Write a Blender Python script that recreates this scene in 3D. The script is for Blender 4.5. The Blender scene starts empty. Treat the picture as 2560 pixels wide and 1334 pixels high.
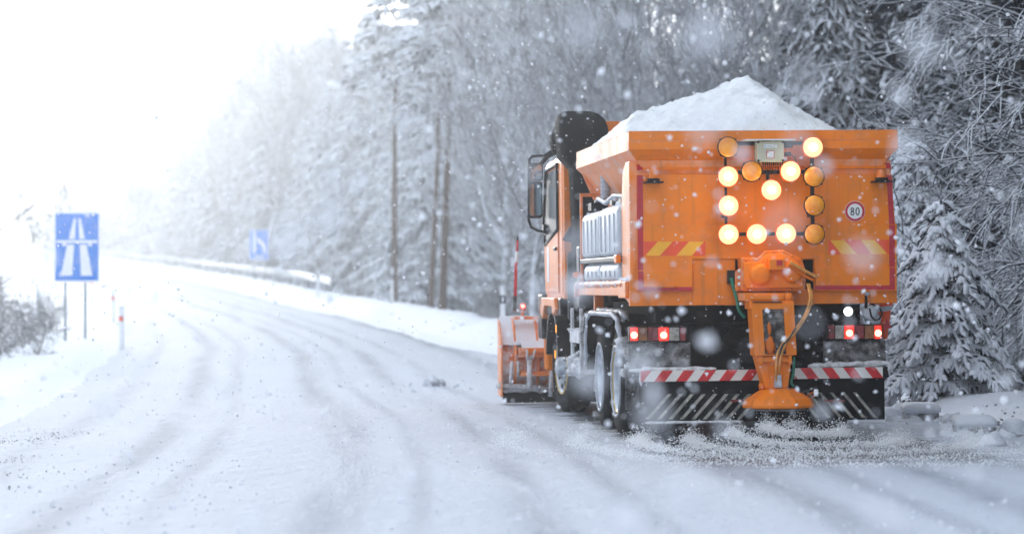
import bpy, math, random
import numpy as np
from mathutils import Vector, Matrix, noise

# ------------------------------------------------------------------ camera, world, sun, exposure
C = bpy.context.scene.collection
SC = bpy.context.scene
FPX, CAMH = 7340.0, 1.47                      # focal length in pixels of the 2560 px photograph, lens height
PITCH = math.atan((718 - 667) / FPX)
cam_d = bpy.data.cameras.new("camera"); cam = bpy.data.objects.new("camera", cam_d); C.objects.link(cam)
cam_d.sensor_width = 36; cam_d.lens = 36 * FPX / 2560
cam_d.clip_start = 0.2; cam_d.clip_end = 3000
cam_d.dof.use_dof = True; cam_d.dof.focus_distance = 29.6; cam_d.dof.aperture_fstop = 1.6
cam.location = (0, 0, CAMH); cam.rotation_euler = (math.pi / 2 + PITCH, 0, 0)
SC.camera = cam

SUN_EL, SUN_AZ = math.radians(8), math.radians(-11)     # azimuth from +Y, negative = left of the view
w = bpy.data.worlds.new("World"); SC.world = w; w.use_nodes = True
nt = w.node_tree; nt.nodes.clear()
o_ = nt.nodes.new('ShaderNodeOutputWorld'); bg = nt.nodes.new('ShaderNodeBackground')
sky = nt.nodes.new('ShaderNodeTexSky'); sky.sky_type = 'NISHITA'; sky.sun_disc = False
sky.sun_elevation = SUN_EL; sky.sun_rotation = SUN_AZ
sky.air_density = 1.0; sky.dust_density = 1.0; sky.ozone_density = 1.6
hs = nt.nodes.new('ShaderNodeHueSaturation'); hs.inputs['Saturation'].default_value = 0.75
nt.links.new(sky.outputs[0], hs.inputs['Color'])
# snow cloud deck: white overcast, brightest where the sun stands behind it
tcw = nt.nodes.new('ShaderNodeTexCoord'); vd = nt.nodes.new('ShaderNodeVectorMath'); vd.operation = 'DOT_PRODUCT'
nt.links.new(tcw.outputs['Generated'], vd.inputs[0]); vd.inputs[1].default_value = (math.sin(SUN_AZ) * math.cos(SUN_EL), math.cos(SUN_AZ) * math.cos(SUN_EL), math.sin(SUN_EL))
mr = nt.nodes.new('ShaderNodeMapRange'); mr.interpolation_type = 'SMOOTHSTEP'; nt.links.new(vd.outputs['Value'], mr.inputs[0])
mr.inputs[1].default_value = .80; mr.inputs[2].default_value = 1.0; mr.inputs[3].default_value = 5.4; mr.inputs[4].default_value = 12.0
cl_ = nt.nodes.new('ShaderNodeVectorMath'); cl_.operation = 'SCALE'; cl_.inputs[0].default_value = (.87, .97, 1.12); nt.links.new(mr.outputs[0], cl_.inputs['Scale'])
mxw = nt.nodes.new('ShaderNodeMix'); mxw.data_type = 'RGBA'; mxw.inputs[0].default_value = .8
nt.links.new(hs.outputs[0], mxw.inputs[6]); nt.links.new(cl_.outputs[0], mxw.inputs[7]); nt.links.new(mxw.outputs[2], bg.inputs[0]); nt.links.new(bg.outputs[0], o_.inputs[0])
bg.inputs[1].default_value = 0.15
sl = bpy.data.lights.new("sun", 'SUN'); sl.energy = 1.05; sl.angle = math.radians(10); sl.color = (1.0, 0.96, 0.9)
sun = bpy.data.objects.new("sun", sl); C.objects.link(sun)
sd = Vector((math.sin(SUN_AZ) * math.cos(SUN_EL), math.cos(SUN_AZ) * math.cos(SUN_EL), math.sin(SUN_EL)))
sun.rotation_euler = sd.to_track_quat('Z', 'Y').to_euler()
SC.view_settings.view_transform = 'Standard'; SC.view_settings.look = 'None'
SC.view_settings.exposure = 0.62; SC.view_settings.gamma = 1
SC.cycles.max_bounces = 6; SC.cycles.diffuse_bounces = 3; SC.cycles.volume_bounces = 1
SC.cycles.transparent_max_bounces = 8; SC.cycles.use_denoising = True
HAZE = 0.0009

# ------------------------------------------------------------------ helpers
def tag(o, label=None, cat=None, group=None, kind=None):
    if label: o['label'] = label
    if cat: o['category'] = cat
    if group: o['group'] = group
    if kind: o['kind'] = kind
    return o

def empty(name, loc=(0, 0, 0), rz=0, label=None, cat=None, group=None):
    o = bpy.data.objects.new(name, None); C.objects.link(o)
    o.location = loc; o.rotation_euler = (0, 0, rz); o.empty_display_size = .2
    return tag(o, label, cat, group)

class MB:
    def __init__(s): s.v = []; s.f = []; s.m = []; s.s = []
    def face(s, idx, m=0, sm=False): s.f.append(idx); s.m.append(m); s.s.append(sm)
    def box(s, x0, x1, y0, y1, z0, z1, m=0, R=None, piv=None):
        b = len(s.v)
        for z in (z0, z1):
            for (x, y) in ((x0, y0), (x1, y0), (x1, y1), (x0, y1)):
                p = Vector((x, y, z))
                if R is not None:
                    q = Vector(piv) if piv else Vector(((x0 + x1) / 2, (y0 + y1) / 2, (z0 + z1) / 2))
                    p = q + R @ (p - q)
                s.v.append(tuple(p))
        for q in ((3, 2, 1, 0), (4, 5, 6, 7), (0, 1, 5, 4), (1, 2, 6, 5), (2, 3, 7, 6), (3, 0, 4, 7)):
            s.face([b + i for i in q], m)
        return s
    def prism(s, poly, axis, t0, t1, m=0):
        # poly: (a,b) pairs; axis x: (y,z); y: (x,z); z: (x,y)
        A = sum(poly[i][0] * poly[(i + 1) % len(poly)][1] - poly[(i + 1) % len(poly)][0] * poly[i][1] for i in range(len(poly)))
        if A < 0: poly = poly[::-1]
        def mk(a, b, t): return {'x': (t, a, b), 'y': (a, t, b), 'z': (a, b, t)}[axis]
        b = len(s.v); n = len(poly)
        for t in (t0, t1):
            for (p, q) in poly: s.v.append(mk(p, q, t))
        flip = (axis == 'y')
        lo = list(range(b, b + n)); hi = list(range(b + n, b + 2 * n))
        s.face(lo if flip else lo[::-1], m); s.face(hi[::-1] if flip else hi, m)
        for i in range(n):
            j = (i + 1) % n
            q = [lo[i], lo[j], hi[j], hi[i]]
            s.face(q[::-1] if flip else q, m)
        return s
    def tube(s, pts, rad, n=8, m=0, sm=True, caps=True):
        pts = [Vector(p) for p in pts]
        if not hasattr(rad, '__len__'): rad = [rad] * len(pts)
        b = len(s.v); N = len(pts); up = None
        for i, p in enumerate(pts):
            t = (pts[min(i + 1, N - 1)] - pts[max(i - 1, 0)])
            t = t.normalized() if t.length > 1e-9 else Vector((0, 0, 1))
            if up is None:
                a = Vector((0, 0, 1)) if abs(t.z) < .9 else Vector((1, 0, 0))
                up = (a - t * a.dot(t)).normalized()
            else:
                up = up - t * up.dot(t)
                up = up.normalized() if up.length > 1e-6 else t.orthogonal().normalized()
            sd_ = t.cross(up)
            for k in range(n):
                a = 2 * math.pi * k / n
                s.v.append(tuple(p + (up * math.cos(a) + sd_ * math.sin(a)) * rad[i]))
        for i in range(N - 1):
            for k in range(n):
                k2 = (k + 1) % n
                s.face([b + i * n + k, b + i * n + k2, b + (i + 1) * n + k2, b + (i + 1) * n + k], m, sm)
        if caps:
            s.face([b + k for k in range(n)][::-1], m); s.face([b + (N - 1) * n + k for k in range(n)], m)
        return s
    def lathe(s, prof, c, axis='z', n=24, m=0, sm=True, mats=None, a0=0.0, a1=2 * math.pi):
        # prof: (r, h)
        b = len(s.v); full = abs(a1 - a0 - 2 * math.pi) < 1e-6; K = n if full else n + 1
        for (r, h) in prof:
            for k in range(K):
                a = a0 + (a1 - a0) * k / n; u, v_ = r * math.cos(a), r * math.sin(a)
                p = {'z': (u, v_, h), 'y': (u, h, v_), 'x': (h, u, v_)}[axis]
                s.v.append((c[0] + p[0], c[1] + p[1], c[2] + p[2]))
        for i in range(len(prof) - 1):
            for k in range(n):
                k2 = (k + 1) % K if full else k + 1
                q = [b + i * K + k, b + i * K + k2, b + (i + 1) * K + k2, b + (i + 1) * K + k]
                s.face(q if axis != 'y' else q[::-1], mats[i] if mats else m, sm)
        return s
    def rings(s, rings, m=0, sm=True, caps=True):
        b = len(s.v); n = len(rings[0])
        for r in rings: s.v += [tuple(p) for p in r]
        for i in range(len(rings) - 1):
            for k in range(n):
                k2 = (k + 1) % n
                s.face([b + i * n + k, b + i * n + k2, b + (i + 1) * n + k2, b + (i + 1) * n + k], m, sm)
        if caps:
            s.face([b + k for k in range(n)][::-1], m, sm); s.face([b + (len(rings) - 1) * n + k for k in range(n)], m, sm)
        return s
    def blob(s, c, r, seed=0, m=0, jit=.25, nu=8, nv=5, flat=1.0):
        rnd = random.Random(seed); off = Vector((rnd.random() * 50, rnd.random() * 50, 0))
        b = len(s.v); rx, ry, rz = (r if hasattr(r, '__len__') else (r, r, r * flat))
        for i in range(nv + 1):
            th = math.pi * i / nv
            for k in range(nu):
                ph = 2 * math.pi * k / nu
                d = Vector((math.sin(th) * math.cos(ph), math.sin(th) * math.sin(ph), math.cos(th)))
                q = 1 + jit * noise.noise(d * 1.7 + off) * 2
                s.v.append((c[0] + d.x * rx * q, c[1] + d.y * ry * q, c[2] + d.z * rz * q))
        for i in range(nv):
            for k in range(nu):
                k2 = (k + 1) % nu
                s.face([b + i * nu + k, b + (i + 1) * nu + k, b + (i + 1) * nu + k2, b + i * nu + k2], m, True)
        return s
    def mesh(s, name, mats):
        me = bpy.data.meshes.new(name); me.from_pydata(s.v, [], s.f)
        for m_ in (mats if isinstance(mats, (list, tuple)) else [mats]): me.materials.append(m_)
        me.polygons.foreach_set('material_index', s.m); me.polygons.foreach_set('use_smooth', s.s)
        me.update(); return me
    def build(s, name, mats, parent=None, bevel=0, label=None):
        o = bpy.data.objects.new(name, s.mesh(name, mats)); C.objects.link(o)
        if parent: o.parent = parent
        if bevel:
            md = o.modifiers.new('bevel', 'BEVEL'); md.width = bevel; md.segments = 2; md.limit_method = 'ANGLE'; md.angle_limit = .6
        if label: o['label'] = label
        return o

def build_each(mb, name, mats, parent, bevel=0):
    """one object per separate piece of the collected mesh"""
    par = list(range(len(mb.v)))
    def fd(i):
        while par[i] != i: par[i] = par[par[i]]; i = par[i]
        return i
    for f in mb.f:
        for q in f[1:]: par[fd(q)] = fd(f[0])
    isl = {}
    for k, f in enumerate(mb.f): isl.setdefault(fd(f[0]), []).append(k)
    for ks in isl.values():
        n = MB(); mp = {}
        for k in ks:
            for q in mb.f[k]:
                if q not in mp: mp[q] = len(n.v); n.v.append(mb.v[q])
            n.face([mp[q] for q in mb.f[k]], mb.m[k], mb.s[k])
        n.build(name, mats, parent, bevel)

def fast_mesh(name, V, F, mats, midx=None, smooth=None):
    V = np.asarray(V, np.float32); F = np.asarray(F, np.int32)
    me = bpy.data.meshes.new(name); k = F.shape[1]
    me.vertices.add(len(V)); me.vertices.foreach_set('co', V.ravel())
    me.loops.add(F.size); me.loops.foreach_set('vertex_index', F.ravel())
    me.polygons.add(len(F)); me.polygons.foreach_set('loop_start', np.arange(0, F.size, k, dtype=np.int32))
    me.polygons.foreach_set('loop_total', np.full(len(F), k, np.int32))
    for m_ in (mats if isinstance(mats, (list, tuple)) else [mats]): me.materials.append(m_)
    if midx is not None: me.polygons.foreach_set('material_index', np.asarray(midx, np.int32))
    me.polygons.foreach_set('use_smooth', np.full(len(F), bool(smooth)) if not hasattr(smooth, '__len__') else smooth)
    me.update(calc_edges=True); me.validate(); return me

# ------------------------------------------------------------------ materials
M = {}
def new_mat(name):
    m = bpy.data.materials.new(name); m.use_nodes = True; M[name] = m
    t = m.node_tree; b = t.nodes['Principled BSDF']; return m, t, b
def nz(t, scale, detail=4, rough=.55, coord='Object', stretch=None, dist=0):
    tc = t.nodes.new('ShaderNodeTexCoord'); n = t.nodes.new('ShaderNodeTexNoise')
    n.inputs['Scale'].default_value = scale; n.inputs['Detail'].default_value = detail
    n.inputs['Roughness'].default_value = rough; n.inputs['Distortion'].default_value = dist
    src = tc.outputs[coord]
    if stretch:
        mp = t.nodes.new('ShaderNodeMapping'); mp.inputs['Scale'].default_value = stretch
        t.links.new(src, mp.inputs[0]); src = mp.outputs[0]
    t.links.new(src, n.inputs['Vector']); return n.outputs['Fac']
def rng(t, sock, a, b, c=0, d=1, smooth=True):
    r = t.nodes.new('ShaderNodeMapRange'); r.interpolation_type = 'SMOOTHSTEP' if smooth else 'LINEAR'
    r.inputs[1].default_value = a; r.inputs[2].default_value = b; r.inputs[3].default_value = c; r.inputs[4].default_value = d
    t.links.new(sock, r.inputs[0]); return r.outputs[0]
def mth(t, op, a, b=None):
    n = t.nodes.new('ShaderNodeMath'); n.operation = op
    for i, q in enumerate((a, b)):
        if q is None: continue
        if isinstance(q, (int, float)): n.inputs[i].default_value = q
        else: t.links.new(q, n.inputs[i])
    return n.outputs[0]
def mix(t, fac, a, b):
    n = t.nodes.new('ShaderNodeMix'); n.data_type = 'RGBA'
    for i, q in ((0, fac), (6, a), (7, b)):
        if isinstance(q, (int, float)): n.inputs[i].default_value = q
        elif isinstance(q, tuple): n.inputs[i].default_value = (*q, 1)[:4]
        else: t.links.new(q, n.inputs[i])
    return n.outputs[2]
def bump(t, b, h, strength=.3, dist=.02):
    n = t.nodes.new('ShaderNodeBump'); n.inputs['Strength'].default_value = strength; n.inputs['Distance'].default_value = dist
    t.links.new(h, n.inputs['Height']); t.links.new(n.outputs[0], b.inputs['Normal'])
def simple(name, col, rough=.6, metal=0, var=.12, vs=8, spec=.5):
    m, t, b = new_mat(name)
    f = nz(t, vs)
    c = mix(t, rng(t, f, .3, .7, 0, 1), tuple(x * (1 - var) for x in col), tuple(min(1, x * (1 + var)) for x in col))
    t.links.new(c, b.inputs['Base Color']); b.inputs['Roughness'].default_value = rough
    b.inputs['Metallic'].default_value = metal; b.inputs['Specular IOR Level'].default_value = spec
    return m
SNOW = (.84, .87, .92)
def painted(name, col, frost=(.62, .78), frost_amt=.8, dirt=0.0, rough=.38, speck=True, fc=(.78, .78, .8), fscale=3.0, spec=.28):
    """paint with a film of clinging snow / road salt in irregular patches, plus stuck flakes"""
    m, t, b = new_mat(name)
    base = mix(t, nz(t, 2.5, 3), tuple(x * .9 for x in col), tuple(min(1, x * 1.08) for x in col))
    if dirt:
        base = mix(t, rng(t, nz(t, 5, 8, .7), .42, .75, 0, dirt), base, (.16, .12, .09))
    if dirt:      # grime washed down in runs
        base = mix(t, mth(t, 'MULTIPLY', rng(t, nz(t, 1, 5, .6, stretch=(13, 13, .8)), .50, .72), dirt * .9), base, (.22, .10, .03))
    f = rng(t, nz(t, fscale, 9, .68), frost[0], frost[1], 0, frost_amt)
    base = mix(t, f, base, fc)
    if speck:
        v = t.nodes.new('ShaderNodeTexVoronoi'); v.inputs['Scale'].default_value = 16
        tc = t.nodes.new('ShaderNodeTexCoord'); t.links.new(tc.outputs['Object'], v.inputs['Vector'])
        f2 = rng(t, v.outputs['Distance'], .10, .17, 1, 0)
        f2 = mth(t, 'MULTIPLY', f2, rng(t, nz(t, 9, 2), .5, .6))
        base = mix(t, mth(t, 'MULTIPLY', f2, .7), base, (.85, .86, .88)); f = mth(t, 'MAXIMUM', f, f2)
    t.links.new(base, b.inputs['Base Color'])
    t.links.new(rng(t, f, 0, 1, rough, .85, False), b.inputs['Roughness'])
    b.inputs['Specular IOR Level'].default_value = spec
    bump(t, b, nz(t, 60, 3), .08, .004)
    return m
def snowcap(name, col, lo=.05, hi=.45, nzs=7.0, amp=.7, rough=.8, snow=SNOW, var=.3, clump=.0):
    """bark / needles with snow lying on whatever faces up"""
    m, t, b = new_mat(name)
    g = t.nodes.new('ShaderNodeNewGeometry'); sp = t.nodes.new('ShaderNodeSeparateXYZ'); t.links.new(g.outputs['Normal'], sp.inputs[0])
    n = mth(t, 'MULTIPLY', mth(t, 'SUBTRACT', nz(t, nzs, 4), .5), amp * 2)
    n = mth(t, 'ADD', n, mth(t, 'MULTIPLY', mth(t, 'SUBTRACT', nz(t, 1.1, 3), .5), clump * 2))
    f = rng(t, mth(t, 'ADD', sp.outputs['Z'], n), lo, hi)
    base = mix(t, nz(t, nzs * 2), tuple(x * (1 - var) for x in col), tuple(x * (1 + var) for x in col))
    t.links.new(mix(t, f, base, snow), b.inputs['Base Color']); b.inputs['Roughness'].default_value = rough
    b.inputs['Specular IOR Level'].default_value = .2
    return m
ORANGE = (.93, .225, .001)
painted('orange_paint', ORANGE, frost=(.56, .80), frost_amt=.20, dirt=.26, fscale=2.2)
painted('orange_frosted', ORANGE, frost=(.34, .80), frost_amt=.55, dirt=.3, fc=(.78, .72, .70))
painted('orange_streaked', (.88, .21, .002), frost=(.56, .8), frost_amt=.3, dirt=.35, fscale=4)
painted('orange_dirty', (.80, .18, .006), frost=(.50, .75), frost_amt=.55, dirt=.5, fc=(.62, .6, .6), fscale=6)
painted('snow_crusted', (.80, .17, .01), frost=(.40, .60), frost_amt=1.0, dirt=.6, fc=(.80, .81, .84), fscale=5)
painted('black_plastic', (.008, .009, .012), frost=(.62, .95), frost_amt=.2, rough=.4, spec=.2, fc=(.3, .32, .35))
painted('black_rubber', (.006, .007, .009), frost=(.58, .9), frost_amt=.25, spec=.08, rough=.85, fc=(.35, .37, .42), fscale=7)
painted('chassis_black', (.006, .006, .007), frost=(.6, .85), frost_amt=.3, spec=.1, rough=.7, fc=(.22, .21, .2), fscale=5)
painted('grimy_grey', (.035, .034, .032), frost=(.38, .7), frost_amt=.85, rough=.9, fc=(.34, .34, .34), fscale=12)
painted('tank_plastic', (.50, .53, .57), frost=(.4, .7), frost_amt=.6, rough=.5, fc=(.75, .78, .82))
painted('steel_dirty', (.34, .36, .4), frost=(.35, .7), frost_amt=.7, rough=.45, fc=(.62, .65, .7), fscale=9)
painted('slush_crust', (.42, .41, .41), frost=(.33, .6), frost_amt=1, rough=.9, fc=(.76, .77, .80), fscale=14)
simple('galvanised', (.30, .34, .38), .45, .6)
simple('sign_blue', (.0, .20, .72), .45, var=.04)
simple('sign_white', (.86, .87, .88), .5, var=.02)
simple('red_reflector', (.48, .006, .02), .35, var=.1, vs=20)
simple('sign_red', (.55, .01, .03), .4, var=.05)
simple('ink_black', (.012, .012, .014), .5)
simple('sticker_yellow', (.93, .43, .008), .4, var=.05)
simple('sticker_red', (.86, .075, .01), .4, var=.05)
simple('strip_red', (.62, .008, .012), .4, var=.2, vs=14)
painted('strip_white', (.80, .77, .72), frost=(.5, .75), frost_amt=.5, fc=(.5, .48, .45), fscale=12, speck=False)
painted('flap_stripe', (.44, .43, .36), frost=(.38, .62), frost_amt=.85, fc=(.13, .13, .13), fscale=8)
simple('box_grey', (.50, .50, .40), .5, var=.1)
simple('label_white', (.75, .80, .85), .4, var=.04)
simple('label_blue', (.05, .2, .5), .4)
simple('hose_orange', (.62, .27, .06), .5, var=.3, vs=14)
simple('hose_green', (.01, .20, .12), .5)
simple('hose_dark', (.03, .028, .025), .5)
simple('glass_dark', (.02, .028, .036), .35, var=.1, spec=.15)
simple('mirror_glass', (.40, .50, .58), .05, .9, var=.1)
simple('wheel_silver', (.52, .55, .6), .35, .5, var=.3, vs=6)
simple('brass_ring', (.55, .36, .06), .35, .6)
simple('tail_red_dim', (.18, .012, .016), .3, var=.4, vs=18)
simple('tail_amber_dim', (.22, .07, .015), .3, var=.4, vs=18)
simple('tail_white_dim', (.34, .32, .28), .35, var=.4, vs=18)
simple('chain_grey', (.25, .26, .27), .4, .7)
simple('cone_and_glow_orange', (.92, .10, .015), .45, var=.05)
simple('cone_band', (.45, .5, .56), .35, var=.05)
simple('cable_white', (.7, .72, .74), .5)
snowcap('bark_snow', (.035, .027, .023), .12, .5, 9)
snowcap('bark_snow_deep', (.022, .024, .034), -.05, .3, 6)
snowcap('pine_bark', (.11, .075, .062), .35, .8, 5)
snowcap('needles_snow', (.007, .014, .026), .12, .55, 5, clump=1.1)
snowcap('needles_shaded', (.005, .011, .024), .55, .95, 5, clump=.9)  # darker copy: shade of the deep wood put into the colour
snowcap('needles_haze_tint', (.10, .12, .14), -.6, .2, 5, clump=.5)  # haze fade painted in: greyed needles, whiter all over
snowcap('bark_haze_tint', (.22, .22, .23), -.3, .4, 5)  # greyed bark, haze fade put into its colour
snowcap('needles_snow_deep', (.008, .016, .028), -.65, -.15, 9, .5, clump=.3)
snowcap('concrete_snow', (.20, .20, .20), -.15, .25, 9, .5)
def amber(name, lit):
    m, t, b = new_mat(name)
    tc = t.nodes.new('ShaderNodeTexCoord'); wv = t.nodes.new('ShaderNodeTexWave')
    wv.bands_direction = 'X'; wv.inputs['Scale'].default_value = 26; wv.inputs['Distortion'].default_value = .4
    t.links.new(tc.outputs['Object'], wv.inputs['Vector'])
    if lit:
        c = mix(t, wv.outputs['Fac'], (1, .44, .06), (1, .93, .62))
        em = b.inputs['Emission Color']; t.links.new(c, em); b.inputs['Emission Strength'].default_value = .80
        b.inputs['Base Color'].default_value = (.8, .45, .1, 1)
    else:
        c = mix(t, rng(t, nz(t, 14, 3), .3, .7), (.80, .22, .004), (.95, .36, .01))
        t.links.new(c, b.inputs['Base Color'])
    b.inputs['Roughness'].default_value = .18; b.inputs['Coat Weight'].default_value = .5
    bump(t, b, wv.outputs['Fac'], .25, .004)
    return m
amber('lamp_lit', True); amber('lamp_off', False)
def emis(name, col, s, base=None):
    m, t, b = new_mat(name); b.inputs['Emission Color'].default_value = (*col, 1); b.inputs['Emission Strength'].default_value = s
    b.inputs['Base Color'].default_value = (*(base or col), 1); b.inputs['Roughness'].default_value = .3; return m
emis('lamp_core', (1, .90, .62), 2.2); emis('tail_lit', (1, .03, .015), 1.1, (.6, .01, .01)); emis('tail_core', (1, .45, .25), 2.2)
emis('work_lit', (.93, .97, 1), 1.1); emis('side_amber', (1, .35, .02), .9); emis('plow_lamp', (1, .03, .05), 2.5)

# snow (flakes, ground, banks)
def snow_mat(name, col=SNOW, bs=18, st=.35, dist=.03, speck=0.0):
    m, t, b = new_mat(name)
    base = mix(t, nz(t, .8, 6), tuple(x * .96 for x in col), tuple(min(1, x * 1.03) for x in col))
    if speck:
        base = mix(t, mth(t, 'MULTIPLY', rng(t, nz(t, 11, 8, .75), .60, .68), speck), base, (.30, .26, .25))
    t.links.new(base, b.inputs['Base Color']); b.inputs['Roughness'].default_value = .75; b.inputs['Specular IOR Level'].default_value = .2
    bump(t, b, nz(t, bs, 7, .6), st, dist); return m
snow_mat('snow_ground', bs=3.5, st=.5, dist=.12)
snow_mat('snow_lump', (.74, .77, .82), bs=25, st=.6, dist=.02)
snow_mat('salt_heap', (.91, .92, .92), bs=14, st=.8, dist=.05, speck=.6)
mf, tf, bf = new_mat('snow_flake'); bf.inputs['Base Color'].default_value = (.93, .93, .95, 1); bf.inputs['Roughness'].default_value = .9
bf.inputs['Transmission Weight'].default_value = 0
_tr = tf.nodes.new('ShaderNodeBsdfTranslucent'); _tr.inputs[0].default_value = (.93, .94, .97, 1)
_mx = tf.nodes.new('ShaderNodeMixShader'); _mx.inputs[0].default_value = .5
tf.links.new(bf.outputs[0], _mx.inputs[1]); tf.links.new(_tr.outputs[0], _mx.inputs[2]); tf.links.new(_mx.outputs[0], tf.nodes['Material Output'].inputs[0])

# ------------------------------------------------------------------ terrain
def table(pts):
    xs = np.arange(-60, 900, 1.0); a = np.array(pts, float); v = np.interp(xs, a[:, 0], a[:, 1])
    k = np.ones(15) / 15; vp = np.concatenate([np.linspace(v[0] - (v[1] - v[0]) * 7, v[0], 7, endpoint=False), v, v[-1] + (v[-1] - v[-2]) * np.arange(1, 8)])
    v = np.convolve(vp, k, 'valid'); return lambda d: np.interp(d, xs, v)
redge = table([(-60, 12), (0, 7.4), (20, 6.0), (28, 5.3), (38, 4.9), (46, 3.4), (58, -.5), (70, -1.9), (90, -4.6), (110, -7.9), (150, -14.2), (200, -24), (250, -37), (300, -54), (400, -98), (900, -360)])
ledge = table([(-60, -5), (0, -4.6), (17, -4.7), (31, -5.5), (51, -7.3), (63, -8.3), (95, -12.8), (130, -18.6), (200, -34), (250, -49), (300, -68), (400, -114), (900, -380)])
zprof = table([(-60, 0), (42, 0), (58, .2), (90, .6), (110, .85), (150, 1.6), (200, 2.6), (250, 3.8), (300, 5.2), (400, 8), (900, 22)])
def camber(x): return .0105 * np.clip(np.asarray(x) - 2.4, -16, 6)
def fb(x, y, s, seed=0):
    return noise.fractal(Vector((x * s, y * s, seed * 7.3)), .9, 2.1, 4)
def road_z(x, d): return float(zprof(d) + camber(x))
def bank_r(t, d):
    k = min(1, max(.25, (d - 44) / 14))
    crest = .42 * k * math.exp(-((t - 1.1) / .75) ** 2) * (1 if t > 0 else 0) + .06 * min(1, max(0, t) / .3)
    fall = -.28 * min(1, max(0, t - 1.6) / 2.5)
    return crest + fall + .5 * min(1, max(0, t - 8) / 30)
def bank_l(t, d):
    return .10 * min(1, max(0, t) / .6) - .30 * min(1, max(0, t - .8) / 2.5) + .9 * min(1, max(0, t - 6) / 14)
def gz(x, d):
    r, l = float(redge(d)), float(ledge(d)); z = road_z(x, d)
    if x > r: t = x - r; return z + bank_r(t, d) + .10 * min(1, t) * fb(x, d, .7) * (1 if t < 5 else 1.6)
    if x < l: t = l - x; return z + bank_l(t, d) + .09 * min(1, t) * fb(x, d, .6, 3)
    return z
def build_ground():
    ds = [-60, -30, -10, 0, 6, 11, 14]
    d = 15.0
    while d < 860: ds.append(d); d += max(.28, d * .011) if d < 320 else d * .06
    offs = [0, .12, .25, .4, .6, .8, 1.0, 1.2, 1.45, 1.7, 2.0, 2.4, 2.9, 3.5, 4.2, 5, 6, 7.2, 8.6, 10.2, 12, 14.5, 18, 23, 30, 45, 80, 200, 600]
    V = []; n = None
    for d in ds:
        r, l = float(redge(d)), float(ledge(d)); row = []
        for o in offs[::-1]: row.append((l - o, d, gz(l - o - 1e-4, d)))
        for k in range(1, 6): x = l + (r - l) * k / 6; row.append((x, d, road_z(x, d) - .08))
        for o in offs: row.append((r + o, d, gz(r + o + 1e-4, d)))
        n = len(row); V += row
    F = [(i * n + k, i * n + k + 1, (i + 1) * n + k + 1, (i + 1) * n + k) for i in range(len(ds) - 1) for k in range(n - 1)]
    o = bpy.data.objects.new('ground', fast_mesh('ground', V, F, M['snow_ground'], smooth=True)); C.objects.link(o)
    tag(o, kind='structure')
    # road sheet with UV in metres (across from the left edge, along)
    V = []; UV = []; K = 44
    for d in ds:
        if d > 600: continue
        r, l = float(redge(d)), float(ledge(d))
        for k in range(K + 1):
            x = l - .25 + (r - l + .5) * k / K
            e = min(k, K - k)
            s = x - l
            V.append((x, d, road_z(x, d) + .004 - (.05 if e == 0 else 0) + .012 * fb(x, d * .25, 1.1, 5) + .006 * fb(x, d, 3.0, 9))); UV.append((s, d))
    n = K + 1; R = len(V) // n
    F = [(i * n + k, i * n + k + 1, (i + 1) * n + k + 1, (i + 1) * n + k) for i in range(R - 1) for k in range(n - 1)]
    me = fast_mesh('road', V, F, M['road_snow'], smooth=True)
    uv = me.uv_layers.new(name='UVMap'); li = np.empty(len(me.loops), np.int32); me.loops.foreach_get('vertex_index', li)
    uv.data.foreach_set('uv', np.array(UV, np.float32)[li].ravel())
    o = bpy.data.objects.new('road', me); C.objects.link(o); tag(o, kind='structure')

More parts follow.
